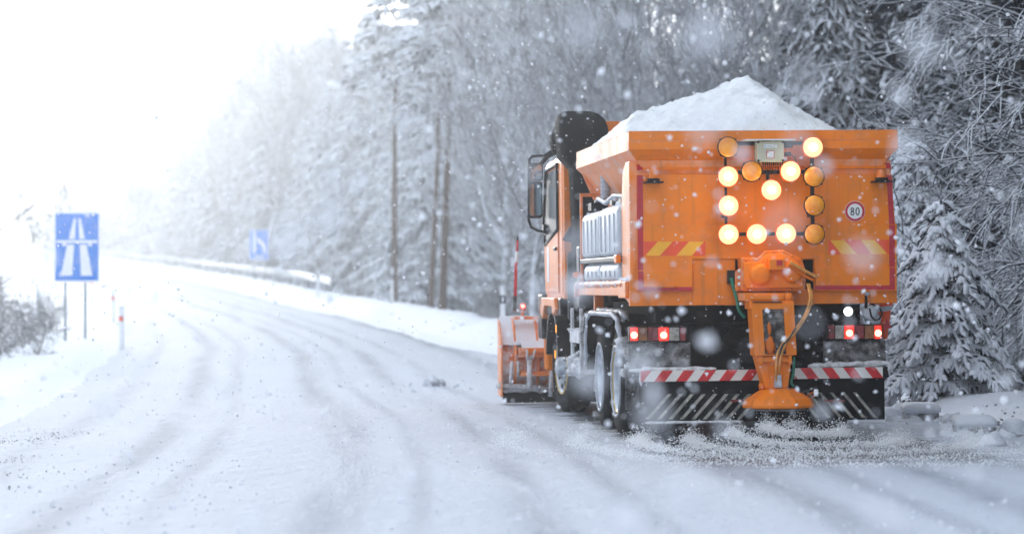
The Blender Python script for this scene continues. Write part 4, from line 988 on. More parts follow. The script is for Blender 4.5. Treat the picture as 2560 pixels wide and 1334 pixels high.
e.tube([(a[0] + .3, PY - .3, .75), (a[0] + .26, PY - .3, .1)], .03, 8); e.box(-.3, .3, 8.7, 9.3, .45, .75)
build_each(e, 'support_leg', [M['slush_crust']], plow)
e = MB(); c = P(1307, 765, PY); e.box(c[0] - .02, c[0] + .02, PY + .05, PY + .08, c[1] - .16, c[1] - .05); e.box(c[0] - .05, c[0] + .07, PY + .03, PY + .1, c[1] - .055, c[1] - .045); e.box(x0 - .02, 1.0, PY + .1, PY + .2, c[1] - .17, c[1] - .13)
e.tube([(c[0] - .12, PY + .06, c[1] - .05), (c[0] - .05, PY + .06, c[1] - .05)], .012, 6); e.build('lamp_bracket', [M['orange_frosted']], plow)
e = MB(); e.lathe([(.001, .03), (.035, .02), (.036, -.02)], (c[0], PY, c[1]), 'y', 16, 0); e.lathe([(.034, -.02), (.022, -.028), (.021, -.028)], (c[0], PY, c[1]), 'y', 16, 1); e.lathe([(.021, -.028), (.001, -.03)], (c[0], PY, c[1]), 'y', 16, 2); e.build('marker_lamp', [M['black_plastic'], M['plow_lamp'], M['tail_core']], plow)
pole = [P(1287, 776, PY), P(1289, 740, PY), P(1291, 655, PY), P(1293, 628, PY), P(1295, 601, PY), P(1296, 590, PY)]
e = MB()
mk = MB()
for i, mi in enumerate((2, 0, 1, 0, 2)): mk.tube([(pole[i][0], PY + .05, pole[i][1]), (pole[i + 1][0], PY + .05, pole[i + 1][1])], [.024 - .003 * i, .022 - .003 * i], 8, mi)
mk.build('marker_pole', [M['strip_red'], M['sign_white'], M['ink_black']], plow)

# --- salt heap in the hopper (rests in it: a thing of its own)
heap = MB(); nx, ny = 60, 80; pk = (.05, 2.5)
pkx, pkz = P(1850, 193, 2.3); pkz += .085
for j in range(ny):
    for i in range(nx):
        x = XL + .03 + (XR - XL - .06) * i / (nx - 1); y = -.02 + 4.26 * j / (ny - 1)
        dx = abs(x - pkx) / (1.10 if x > pkx else 2.05); dy = abs(y - 2.3) / 2.9
        d = (dx ** 1.15 + dy ** 1.6) ** (1 / 1.2)
        z = 3.05 + (pkz - 3.05) * max(-.6, 1 - d) - .10
        z = max(z, 2.86 + .02 * noise.noise(Vector((x * 3, y * 3, 0)))) + .06 * noise.fractal(Vector((x * 2.2, y * 2.2, 4)), .8, 2, 4) + .034 * noise.fractal(Vector((x * 9, y * 9, 8)), .7, 2, 3)
        z = min(z, 2.94 + 1.05 * min(y + .02, 4.24 - y, x - XL - .03, XR - .03 - x) + .01 * noise.noise(Vector((x * 9, y * 9, 2))))
        if math.hypot(x - pkx, y - 2.3) < .25: z -= .10 * (1 - math.hypot(x - pkx, y - 2.3) / .25)
        heap.v.append((x, y, z))
for j in range(ny - 1):
    for i in range(nx - 1): heap.face([j * nx + i, j * nx + i + 1, (j + 1) * nx + i + 1, (j + 1) * nx + i], 0, True)
ho = heap.build('salt_heap', [M['salt_heap']]); ho.matrix_world = TM
rnd = random.Random(4)
tag(ho, 'white heap of road salt piled to a peak in the orange hopper of the truck', 'salt heap')

# --- traffic cone and reflective triangle carried on the right flank
cone = empty('traffic_cone'); cone.matrix_world = TM @ Matrix.Translation((P(2206, 790, .5)[0], .5, P(2206, 790, .5)[1])) @ Matrix.Rotation(math.pi, 4, 'X') @ Matrix.Rotation(math.radians(6), 4, 'Y') @ Matrix.Scale(.8, 4)
tag(cone, 'upturned orange traffic cone with grey band hanging at the right flank of the truck', 'traffic cone')
e = MB(); e.lathe([(.15, -.22), (.135, -.12)], (0, 0, 0), 'z', 24); e.lathe([(.113, -.06), (.03, .28), (.001, .285)], (0, 0, 0), 'z', 24); e.build('cone_body', [M['cone_and_glow_orange']], cone)
e = MB(); e.lathe([(.135, -.12), (.113, -.06)], (0, 0, 0), 'z', 24); e.build('reflective_band', [M['cone_band']], cone)
e = MB(); e.lathe([(.151, -.22), (.151, -.235), (.001, -.235)], (0, 0, 0), 'z', 24); e.build('cone_base', [M['cone_and_glow_orange']], cone)
e = MB(); a = P(2211, 820, .3); e.prism([(P(2209, 822, .3)), (P(2229, 820, .3)), (P(2217, 795, .3))], 'y', .3, .31); e.build('reflector_triangle', [M['sign_red']], truck)

# ------------------------------------------------------------------ trees
def spindles(A, B, Cc, ra, rb, rc, n=4, tip=False):
    """batch of bent spindles (A-B-C) as one vertex / face array"""
    A, B, Cc = (np.asarray(q, float) for q in (A, B, Cc)); N = len(A)
    T = Cc - A; T /= np.linalg.norm(T, axis=1, keepdims=True) + 1e-9
    Z = np.tile([0., 0., 1.], (N, 1)); Z[np.abs(T[:, 2]) > .92] = [1., 0, 0]
    Sx = np.cross(T, Z); Sx /= np.linalg.norm(Sx, axis=1, keepdims=True) + 1e-9
    Ux = np.cross(Sx, T)
    V = []
    RG = [(A, ra), (B, rb), (Cc, rc)]
    if tip:
        E_ = Cc - B; E_ /= np.linalg.norm(E_, axis=1, keepdims=True) + 1e-9
        RG = [(A, ra), (B, rb), (Cc, rc), (Cc + E_ * np.asarray(rc)[:, None] * .9, np.asarray(rc) * .35)]
    for P_, r_ in RG:
        for k in range(n):
            a = 2 * math.pi * (k + .5) / n
            V.append(P_ + (Sx * math.cos(a) + Ux * math.sin(a)) * np.asarray(r_)[:, None])
    V = np.stack(V, 1).reshape(-1, 3)
    base = (np.arange(N) * len(RG) * n)[:, None]
    F = []
    for i in range(len(RG) - 1):
        for k in range(n): F.append(np.concatenate([base + i * n + k, base + i * n + (k + 1) % n, base + (i + 1) * n + (k + 1) % n, base + (i + 1) * n + k], 1))
    F = np.stack(F, 1).reshape(-1, 4)
    return V, F
def tree_mesh(name, sp, mat, n=4, smooth=True, tip=False):
    a = np.array(sp, float)
    V, F = spindles(a[:, 0:3], a[:, 3:6], a[:, 6:9], a[:, 9], a[:, 10], a[:, 11], n, tip)
    return fast_mesh(name, V, F, mat, smooth=smooth)
def spruce(seed, H, R, whorls, per, step, flen, frad, droop=.35, base=.04, snow='needles_snow', fdown=.45, power=.85, heavy=1.0):
    rnd = random.Random(seed); sp = []; wood = []
    th = H * .985
    wood.append((0, 0, -.4, .01 * H, 0, H * .5, 0, 0, th, .010 * H + .01, .006 * H, .004))
    for wv in range(whorls):
        t = (wv + rnd.uniform(-.3, .3)) / whorls; t = min(.985, max(0, t)); hz = H * (base + (1 - base) * t)
        Lm = R * (1 - t) ** power + .03 * R
        for k in range(per):
            az = 2 * math.pi * (k + rnd.uniform(-.35, .35)) / per + wv * 1.3
            L = Lm * rnd.uniform(.7, 1.15); d = Vector((math.cos(az), math.sin(az), 0)); sdv = Vector((-d.y, d.x, 0))
            up = rnd.uniform(.05, .25) + .5 * t; dr = droop * rnd.uniform(.7, 1.4) * (1 - .5 * t)
            def pt(q): return Vector((0, 0, hz)) + d * (L * q) + Vector((0, 0, L * (up * q - (dr + up) * q * q)))
            p0, p1, p2 = pt(0), pt(.5), pt(1); r0 = .012 * L + .004
            wood.append((*p0, *p1, *p2, r0 * 1.5, r0, r0 * .5))
            ns = max(3, int(L / step))
            for j in range(ns):
                q = .14 + .86 * (j + rnd.random() * .8) / ns; q = min(1, q); p = pt(q); fl = flen * (1.15 - .5 * q) * rnd.uniform(.7, 1.25) * min(1, .35 + L)
                for s_ in (-1, 1):
                    v = sdv * s_ * rnd.uniform(.5, 1.0) + d * rnd.uniform(.35, .9) + Vector((0, 0, rnd.uniform(-.25, .1))); v.normalize()
                    m_ = p + v * fl * .5; e_ = p + v * fl + Vector((0, 0, -fl * fdown * rnd.uniform(.6, 1.5)))
                    r_ = frad * rnd.uniform(.7, 1.3) * heavy
                    sp.append((*p, *m_, *e_, r_ * .7, r_, r_ * .35))
            sp.append((*pt(.85), *pt(.95), *(pt(1.0) + d * flen * .5 + Vector((0, 0, -.1 * flen))), frad, frad * 1.1, frad * .3))
    return wood, sp
def bare(seed, H, lean=(0, 0), spread=.75, levels=4, rad=None, kids=5, up=.25, droop=0, wig=.16, thick=1.0, minr=.004, first=.25):
    rnd = random.Random(seed); wood = []; tw = []
    rad = rad or H * .011
    def branch(p, d, L, r, lv):
        ns = 5 if lv < 2 else 3; seg = L / ns; pts = [p]; ds = [d]
        for i in range(ns):
            j = Vector((rnd.gauss(0, wig), rnd.gauss(0, wig), rnd.gauss(0, wig)))
            d = (d + j + Vector((0, 0, (up if lv else .05) * .3 - droop * .12 * lv))).normalized(); p = p + d * seg; pts.append(p); ds.append(d)
        for i in range(ns):
            ra = r * (1 - .75 * i / ns); rb_ = r * (1 - .75 * (i + 1) / ns)
            m_ = (pts[i] + pts[i + 1]) / 2
            (wood if lv == 0 else tw).append((*pts[i], *m_, *pts[i + 1], max(minr, ra), max(minr, (ra + rb_) / 2), max(minr * .8, rb_)))
        if lv >= levels: return
        nk = kids if lv else int(kids * 2.4)
        for k in range(nk):
            q = (first if lv == 0 else .15) + (1 - (first if lv == 0 else .15)) * (k + rnd.random()) / nk; i = min(ns - 1, int(q * ns)); f = q * ns - i
            b_ = pts[i].lerp(pts[i + 1], min(1, f)); ax = ds[i + 1]; o = ax.orthogonal().normalized(); o = Matrix.Rotation(rnd.uniform(0, 6.28), 3, ax) @ o
            nd = (ax * (1 - spread * rnd.uniform(.6, 1.1)) + o * spread).normalized()
            branch(b_, nd, L * rnd.uniform(.34, .58) * (1 - .35 * q if lv == 0 else 1), max(minr, r * (.5 if lv else .42) * (1 - .5 * q)) * 1.0, lv + 1)
    branch(Vector((0, 0, -.3)), Vector((lean[0], lean[1], 1)).normalized(), H, rad, 0)
    return wood, [(*t[:9], t[9] * thick, t[10] * thick, t[11] * thick) for t in tw]
PROTO = {}
def proto(key, wood, crown, wm, cm, n=4, wn=7, crown_name='crown', tip=False):
    PROTO[key] = (tree_mesh('trunk', wood, M[wm], wn), tree_mesh(crown_name, crown, M[cm], n, True, tip))
def place(key, name, x, y, rz=0, s=1.0, label=None, cat='tree', group=None, tilt=(0, 0), z=None):
    e = empty(name, (x, y, (gz(x, y) if z is None else z) - .05), rz, label, cat, group); e.scale = (s, s, s)
    if tilt != (0, 0): e.rotation_euler = (tilt[0], tilt[1], rz)
    for nm, me in zip(('trunk', 'crown'), PROTO[key]):
        o = bpy.data.objects.new(nm, me); C.objects.link(o); o.parent = e
    return e
def at(px, d): return ((px - 1280) * d / FPX, d)

# far / mid conifers and broadleaves
for i, (H, R, sd_) in enumerate(((15, 3.1, 1), (17, 3.4, 2), (13, 2.9, 3))):
    wd, cr = spruce(sd_, H, R, 34, 7, .34, .95, .10, .38, .05, 'needles_snow', .5, .8); proto('spruce%d' % i, wd, cr, 'bark_snow', 'needles_snow', 4); proto('spruce%dd' % i, wd, cr, 'bark_snow', 'needles_shaded', 4); proto('spruce%df' % i, wd, cr, 'bark_haze_tint', 'needles_haze_tint', 4)
for i in range(3):
    wd, cr = bare(20 + i, 11 + i, spread=.55, levels=4, kids=6, up=.9, wig=.13, thick=1.2, minr=.012, first=.18); proto('bare%d' % i, wd, cr, 'bark_snow', 'bark_snow', 3); proto('bare%df' % i, wd, cr, 'bark_haze_tint', 'bark_haze_tint', 3)
wd, cr = spruce(9, 17, 2.3, 10, 6, .35, .9, .10, .3, .66, 'needles_snow', .3, .5); proto('pine', wd, cr, 'pine_bark', 'needles_haze_tint', 4)
for i in range(2):
    wd, cr = bare(40 + i, 1.5, spread=.9, levels=3, kids=7, up=.1, wig=.2, thick=1.2, minr=.005, first=.02, rad=.02); proto('bush%d' % i, wd, cr, 'bark_snow', 'bark_snow', 3)

rnd = random.Random(77)
def spot(x, d):
    px = 1280 + x * FPX / d
    for lim, t in ((420, 'where the guardrail vanishes into the glow'), (600, 'left of the far blue sign'), (700, 'right behind the far blue sign'), (800, 'by the start of the guardrail'), (970, 'between the two far marker posts'), (1100, 'just right of the middle marker post'), (1250, 'left of the plough and its post'), (1500, 'behind the cab'), (1900, 'behind the hopper'), (2250, 'behind the right end of the hopper')):
        if px < lim: return t
    return 'right of the truck'
ROW = ['']
def forest_row(d0, d1, step, off0, off1, side=1, bare_p=.2, group='', bush_p=0, smin=.85, smax=1.15, pxmax=2700, pxmin=-140):
    d = d0
    while d < d1:
        off = rnd.uniform(off0, off1); x = float(redge(d)) + off if side > 0 else float(ledge(d)) - off
        px = 1280 + x * FPX / d
        if pxmin < px < pxmax:
            fz = 'f' if d > 80 else ''  # farther trees take the copy with haze in its colour
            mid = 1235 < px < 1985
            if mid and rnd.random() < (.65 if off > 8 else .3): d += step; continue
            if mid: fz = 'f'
            fac = float(np.interp(px, [100, 300, 450, 700, 1235, 1300, 1700, 1985, 2060], [.018, .036, .052, .066, .072, .060, .054, .066, .12])) * rnd.uniform(.82, 1.12)
            Ht = 1.47 + fac * d; hs_ = Ht / 15
            far = 'far off in the haze' if d > 165 else 'in the misty wood behind the right verge'
            if side < 0: far = 'in the haze beyond the left verge'
            if rnd.random() < (.7 if mid else bare_p):
                place('bare%d' % rnd.randrange(3) + fz, 'bare_tree', x, d, rnd.uniform(0, 6.28), hs_ * 1.25, 'bare snowy tree, %s of the wood, %s' % (ROW[0], spot(x, d)), 'tree', 'bare trees of the roadside wood')
            else:
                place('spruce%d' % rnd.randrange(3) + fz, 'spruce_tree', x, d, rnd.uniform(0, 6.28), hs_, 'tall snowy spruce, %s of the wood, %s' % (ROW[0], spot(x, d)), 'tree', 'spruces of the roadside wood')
        d += step * rnd.uniform(.75, 1.25) * (1 if d < 150 else 1.4)
ROW[0] = 'front edge'
forest_row(66, 310, 3.2, 4.5, 7.5, 1, .25)
ROW[0] = 'second rank'
forest_row(70, 290, 4.2, 9, 14, 1, .15)
ROW[0] = 'third rank'
forest_row(78, 235, 4.5, 16, 24, 1, .1)
ROW[0] = 'far back'
forest_row(95, 300, 9, 26, 42, 1, 0)
# background of the centre: tall pale broadleaves standing between the truck and the conifers
BL = ['over the black air intake', 'at the left foot of the salt heap', 'over the left slope of the salt heap', 'left of the salt heap peak', 'directly behind the salt heap peak', 'left of the mirror and cab', 'between cab mirror and air intake', 'over the right slope of the salt heap']
for i, (px, d, s, k) in enumerate(((1330, 66, .95, 0), (1480, 70, 1.05, 1), (1590, 62, .9, 2), (1700, 72, 1.1, 0), (1820, 66, 1.0, 1), (1260, 78, 1.1, 2), (1400, 84, 1.15, 1), (1930, 60, .95, 2))):
    x, y = at(px, d); place('bare%df' % k, 'bare_tree', x, y, px * .37, s * .8, 'snowy bare tree with upswept twigs ' + BL[(6, 0, 1, 3, 4, 5, 0, 7)[i] if i != 6 else 2], 'tree', 'bare trees behind the truck')
for (px, d, s, lb) in ((1105, 84, .68, 'slender pine with bare reddish trunk, the nearest and rightmost of three'), (985, 96, .68, 'slender pine with bare reddish trunk over the middle marker post'), (1075, 92, .6, 'slender pine with bare trunk, the middle one of three')):
    x, y = at(px, d); place('pine', 'pine_tree', x, y, px, s, lb, 'tree', 'red-trunked pines in the mist', tilt=(0, math.radians(2)))
# right flank spruces
for i, (px, d, k, s) in enumerate(((2080, 60, 0, .62), (2240, 63, 1, .8), (2400, 58, 2, .9), (2540, 52, 0, .85), (2180, 76, 1, 1.0), (2020, 84, 2, .7), (2330, 72, 0, 1.1), (2480, 68, 1, 1.1), (1890, 92, 0, .55), (2620, 62, 2, 1.1), (2700, 70, 1, 1.1))):
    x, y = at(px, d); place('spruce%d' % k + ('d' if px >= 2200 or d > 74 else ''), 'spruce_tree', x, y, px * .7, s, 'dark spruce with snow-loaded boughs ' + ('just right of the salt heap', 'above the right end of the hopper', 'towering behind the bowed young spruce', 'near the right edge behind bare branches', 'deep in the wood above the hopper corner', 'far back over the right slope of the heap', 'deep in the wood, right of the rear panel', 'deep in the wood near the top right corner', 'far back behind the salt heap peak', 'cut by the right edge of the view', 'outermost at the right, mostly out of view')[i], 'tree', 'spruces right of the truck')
# the same dark wood going on to the right of the view: it shades the verge
rnd2 = random.Random(31)
for i in range(20):
    y = 24 + i * 2.1; x = .176 * y + 3.2 + rnd2.uniform(0, 9) * (1 if i % 2 else .35)
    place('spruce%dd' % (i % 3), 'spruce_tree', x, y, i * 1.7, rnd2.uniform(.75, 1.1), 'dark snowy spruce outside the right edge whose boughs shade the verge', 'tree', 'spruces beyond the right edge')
# near snow-laden spruce beside the truck
def hero_spruce(seed, H, R, **k):
    rnd = random.Random(seed); fol = []; wood = [(0, 0, -.3, .01, 0, H * .5, 0, 0, H, .035, .022, .012)]
    W = k.get('whorls', 11); fr = k.get('fr', 1.0)
    for wv in range(W):
        t = (wv + .5) / W; Lm = R * (1 - t) ** .72 + .14
        per = 6 if t < .75 else 4
        for q_ in range(per):
            hz = H * (.06 + .86 * min(1, max(0, t + rnd.uniform(-.3, .3) / W)))
            az = 2 * math.pi * (q_ + rnd.uniform(-.4, .4)) / per + wv * 1.9; L = Lm * rnd.uniform(.6, 1.15); d = Vector((math.cos(az), math.sin(az), 0)); sv = Vector((-d.y, d.x, 0))
            up = rnd.uniform(.05, .35) + .5 * t; dr = rnd.uniform(.35, .85) * (1 - .45 * t)
            def pt(q): return Vector((0, 0, hz)) + d * (L * q) + Vector((0, 0, L * (up * q - (dr + up) * q * q)))
            wood.append((*pt(0), *pt(.5), *pt(1), .012, .009, .004))
            for a0, a1 in ((.35, .65), (.6, .85), (.8, 1.0)):
                r_ = rnd.uniform(.022, .036) * fr; fol.append((*pt(a0), *pt((a0 + a1) / 2), *pt(a1), r_ * .5, r_, r_ * .8))
            ns = max(3, int(L / .11))
            for j in range(ns + 1):
                q = .25 + .75 * j / ns; p = pt(q)
                tl = (.08 + .22 * (1 - q)) * rnd.uniform(.7, 1.3) * min(1.3, L + .3)
                for s_ in ((-1, 1) if j < ns else (0,)):
                    if rnd.random() < .12: continue
                    v = (sv * s_ * rnd.uniform(.6, 1) + d * rnd.uniform(.4, .8)).normalized() if s_ else d
                    tl_ = max(tl, .08); e_ = p + v * tl_ * .9 + Vector((0, 0, -tl_ * rnd.uniform(.2, .75))); m_ = p + v * tl_ * .5 + Vector((0, 0, tl_ * .02))
                    r_ = rnd.uniform(.017, .031) * fr; fol.append((*p, *m_, *e_, r_ * .6, r_ * 1.15, r_ * .75))
                    if tl_ > .14:
                        for w_ in (-1, 1):
                            b_ = p.lerp(m_, .8); vv = (v + Vector((-v.y, v.x, 0)) * w_ * .8).normalized(); l2 = tl_ * .5; r2 = r_ * rnd.uniform(.7, 1)
                            fol.append((*b_, *(b_ + vv * l2 * .5), *(b_ + vv * l2 + Vector((0, 0, -l2 * .8))), r2 * .6, r2, r2 * .65))
    return wood, fol
wd, cr = hero_spruce(3, 2.85, .95, whorls=14, fr=1.2); proto('young0', wd, cr, 'bark_snow_deep', 'needles_snow_deep', 6, tip=True)
wd, cr = hero_spruce(5, 4.4, 1.45, whorls=19, fr=1.15); proto('young1', wd, cr, 'bark_snow_deep', 'needles_snow_deep', 5, tip=True)
x, y = at(2352, 35.8); place('young0', 'young_spruce', x, y, .6, .94, 'young spruce bowed under thick white snow beside the concrete blocks', 'tree')
x, y = at(2140, 47); place('young1', 'young_spruce', x, y, 1.6, 1.0, 'snow-heaped spruce whose top shows above the right end of the hopper', 'tree')
x, y = at(2560, 46.5); place('young1', 'young_spruce', x, y, 2.6, .8, 'young spruce at the right edge half hidden by snowy branches', 'tree')
x, y = at(2290, 46); place('young1', 'young_spruce', x, y, 4.1, .95, 'taller young spruce close behind the bowed one', 'tree')
# snow-laden bare branches reaching in from the right
def arch(seed, L, side, kids=16, sag=.35, minr=.006, thick=1.0):
    """a leaning trunk with long branches sweeping over towards the road"""
    rnd = random.Random(seed); wood = []; tw = []
    def br(p, d, Ln, r, lv, sg):
        ns = 7 if lv < 2 else 4; pts = [p]; ds = [d]
        for i in range(ns):
            d = (d + Vector((rnd.gauss(0, .09), rnd.gauss(0, .09), rnd.gauss(0, .09) - sg * .16))).normalized(); p = p + d * Ln / ns; pts.append(p); ds.append(d)
        for i in range(ns):
            ra, rc = r * (1 - .7 * i / ns), r * (1 - .7 * (i + 1) / ns); (wood if lv == 0 else tw).append((*pts[i], *((pts[i] + pts[i + 1]) / 2), *pts[i + 1], max(minr, ra), max(minr, (ra + rc) / 2), max(minr, rc)))
        if lv >= 3: return
        nk = (kids, 11, 5)[lv]
        for k in range(nk):
            q = (.25 if lv == 0 else .12) + (.97 - .25) * (k + rnd.random()) / nk; i = min(ns - 1, int(q * ns)); b_ = pts[i].lerp(pts[i + 1], q * ns - i); ax = ds[i + 1]
            if lv == 0: a = rnd.gauss(0, .8); nd = Vector((side * math.cos(a), -abs(math.sin(a)) * rnd.choice((1, 1, -1)) * .8, rnd.uniform(-.05, .55))).normalized(); l2 = Ln * rnd.uniform(.30, .62)
            else:
                o = Matrix.Rotation(rnd.uniform(0, 6.28), 3, ax) @ ax.orthogonal().normalized(); nd = (ax * .75 + o * .6).normalized(); l2 = Ln * rnd.uniform(.25, .5)
            br(b_, nd, l2, max(minr, r * .45), lv + 1, sag if lv == 0 else sag * 1.2)
    br(Vector((0, 0, -.2)), Vector((side * .12, 0, 1)).normalized(), L, L * .012, 0, 0)
    return wood, tw
for i in range(3):
    wd, cr = arch(60 + i, 5.5 + i * .7, -1, 13, .42, .0105); proto('arch%d' % i, wd, cr, 'bark_snow', 'bark_snow_deep', 4)
for (px, d, k, s, rz, lb) in ((2840, 41, 0, 1.0, 0, 'nearest snow-coated tree whose branches sweep in from the right edge'),
                              (2790, 46, 1, 1.05, .3, 'snow-coated tree sweeping fine branches over the edge spruce'),
                              (2560, 49.5, 2, .95, -.2, 'leafless snow-coated tree with its trunk near the right edge'),
                              (2880, 38, 2, .9, .1, 'low snow-coated branches hanging in over the right verge')):
    x, y = at(px, d); place('arch%d' % k, 'snowy_tree', x, y, rz, s, lb, 'tree')
# left verge: tall dark broadleaf and brush
wd, cr = bare(90, 6.2, lean=(.10, 0), spread=.7, levels=4, kids=6, up=.4, wig=.15, minr=.007, rad=.09, first=.22); proto('lefttree', wd, cr, 'bark_snow', 'bark_snow', 4)
x, y = at(-35, 84); place('lefttree', 'bare_tree', x, y, 2.4, 1.0, 'dark bare tree rising at the left edge beside the motorway sign', 'tree')
x, y = at(-60, 78); place('bare1', 'bare_tree', x, y, 2.0, .9, 'second bare tree half out of frame behind the left edge tree', 'tree')
wl, cl = bush_l = ('leafless snowy shrub on the left bank behind the motorway sign', 'leafless snowy shrub on the bank of the right verge')
for (px, d, s) in ((20, 64, 1.1), (70, 70, 1.2), (110, 78, 1.1), (-20, 58, 1.0), (40, 84, 1.3), (95, 60, .8)):
    x, y = at(px, d); place('bush%d' % (px % 2), 'shrub', x, y, px, s, bush_l[0], 'shrub', 'shrubs on the left bank')
for k, d in enumerate(np.arange(52, 84, 2.6)):
    x = float(redge(d)) + 2.0 + rnd.random() * 1.6; place('bush%d' % (k % 2), 'shrub', x, float(d), k * 1.1, rnd.uniform(.8, 1.25), bush_l[1], 'shrub', 'shrubs along the right verge')
for (px, d, s) in ((2260, 42.5, .5), (2500, 40.5, .55), (2545, 43, .8), (2440, 44, .9)):
    x, y = at(px, d); place('bush1', 'shrub', x, y, px, s, 'low snow-dusted brush at the foot of the right-hand spruces', 'shrub', 'brush under the right spruces')

# ------------------------------------------------------------------ signs, posts, rails
def motorway_sign(px, d, px0, px1, py0, py1):
    k = d / FPX; x0, x1 = (px0 - 1280) * k, (px1 - 1280) * k; z1, z0 = CAMH + (718 - py0) * k, CAMH + (718 - py1) * k
    W, Hh = x1 - x0, z1 - z0; cx = (x0 + x1) / 2
    s = empty('motorway_sign', (cx, d, gz(cx, d)), 0, 'blue motorway sign with white carriageway symbol on two grey posts', 'road sign')
    zb = z0 - s.location.z; e = MB()
    q = []; rd = .05
    for (sx, sz, a0) in ((1, 1, 0), (-1, 1, 90), (-1, -1, 180), (1, -1, 270)):
        for j in range(5): a = math.radians(a0 + 22.5 * j); q.append((sx * (W / 2 - rd) + rd * math.cos(a), zb + Hh / 2 + sz * (Hh / 2 - rd) + rd * math.sin(a)))
    e.prism(q, 'y', -.01, .02, 0); e.build('sign_plate', [M['sign_white']], s)
    def Q(zx, zy): return (-W / 2 + (zx - 341) / (637 - 341) * W, zb + Hh - (zy - 122) / (579 - 122) * Hh)
    e = MB(); e.prism([Q(357, 137), Q(631, 137), Q(628, 565), Q(355, 565)], 'y', -.014, -.0105, 0); e.build('blue_field', [M['sign_blue']], s)
    sy = MB()
    for pl_ in (((472, 167), (487, 167), (480, 300), (442, 300)), ((501, 167), (516, 167), (543, 300), (508, 300)), ((362, 308), (622, 308), (622, 325), (362, 325)),
                ((402, 327), (426, 327), (424, 344), (397, 344)), ((563, 327), (587, 327), (590, 344), (563, 344)), ((430, 335), (475, 335), (463, 534), (390, 534)), ((510, 335), (554, 335), (592, 534), (519, 534))):
        sy.prism([Q(*p) for p in pl_], 'y', -.018, -.0145, 0)
    sy.build('carriageway_symbol', [M['sign_white']], s)
    for xx in (-W * .245, W * .185):
        e = MB(); e.tube([(xx, .055, -.3), (xx, .055, zb + Hh - .1)], .032, 12); e.build('post', [M['galvanised']], s)
    for zz in (zb + .25, zb + Hh - .25):
        e = MB(); e.box(-W / 2 + .08, W / 2 - .08, .021, .045, zz - .03, zz + .03); e.build('bracket', [M['galvanised']], s)
motorway_sign(192, 67, 133, 249, 528, 706)
d = 150; k = d / FPX; x0, x1 = (623 - 1280) * k, (674 - 1280) * k; z1, z0 = CAMH + (718 - 573) * k, CAMH + (718 - 650) * k; W = x1 - x0; Hh = z1 - z0; cx = (x0 + x1) / 2
s = empty('direction_sign', (cx, d, gz(cx, d)), 0, 'hazy pale blue sign with white lane arrow marking far down the curve', 'road sign'); zb = z0 - s.location.z
def Q2(zx, zy): return (-W / 2 + (zx - 195) / 410 * W, zb + Hh - (zy - 280) / 622 * Hh)
e = MB(); e.box(-W / 2, W / 2, 0, .03, zb, zb + Hh); e.build('sign_plate', [M['sign_white']], s, .01)
e = MB(); e.prism([Q2(212, 296), Q2(588, 296), Q2(588, 886), Q2(212, 886)], 'y', -.006, -.001); e.build('blue_field', [M['sign_blue']], s)
e = MB(); e.prism([Q2(270, 310), Q2(328, 310), Q2(328, 755), Q2(270, 755)], 'y', -.012, -.0065)
e.prism([Q2(*p) for p in ((362, 470), (395, 455), (450, 510), (510, 580), (542, 660), (540, 762), (488, 762), (486, 680), (455, 610), (410, 560), (358, 530))], 'y', -.012, -.0065)
for (a0, a1) in ((292, 336), (366, 398), (404, 436), (442, 496)): e.prism([Q2(a0, 805), Q2(a1, 805), Q2(a1, 860), Q2(a0, 860)], 'y', -.012, -.0065)
e.build('lane_symbol', [M['sign_white']], s)
for xx in (-.3, .3):
    e = MB(); e.tube([(xx, .06, -.4), (xx, .06, zb + Hh - .1)], .035, 8); e.build('post', [M['galvanised']], s)

def delineator(x, d, label, red=False, group=None, H=1.0, rz=0):
    s = empty('delineator_post', (x, d, gz(x, d) - .06), rz, label, 'marker post', group)
    e = MB(); e.prism([(-.05, -.3), (.05, -.3), (.05, H - .05), (.0, H), (-.05, H - .01)], 'y', -.05, .05, 0); p = e.build('post_body', [M['snow_flake' if red else 'sign_white']], s, .012)
    if red:
        e = MB(); e.box(-.045, .045, -.058, -.051, H - .29, H - .19); rf = e.build('red_reflector', [M['sticker_red']], s)
        e = MB(); e.box(-.052, .052, -.054, -.0505, H - .30, H - .18); e.build('reflector_frame', [M['steel_dirty']], s)
    else:
        e = MB(); e.box(-.064, .064, -.056, -.0505, H - .33, H - .17); bb = e.build('black_band', [M['ink_black']], s)
        e = MB(); e.box(-.022, .022, -.060, -.0565, H - .30, H - .20); e.build('reflector', [M['label_white']], s)
    e = MB(); e.blob((0, 0, H + .0), (.065, .055, .03), 3, 0, .15); e.build('snow_cap', [M['snow_lump']], s)
for (px, dd, lb) in ((1257, 58.5, 'white marker post with black band standing beside the plough'), (980, 90, 'white marker post on the snowbank, middle one of the right verge'), (795, 110, 'white marker post on the snowbank before the guardrail starts')):
    delineator((px - 1280) * dd / FPX, dd, lb, False, None, 1.12 if dd > 60 else 1.3)
for (px, dd, lb, H) in ((304, 63, 'nearest red-reflector marker post on the left verge', .95), (284, 88, 'second red-reflector marker post up the left verge', 1.0), (229, 122, 'farthest red-reflector marker post, just right of the motorway sign posts', 1.0)):
    delineator((px - 1280) * dd / FPX, dd, lb, True, None, H, math.radians(-8))

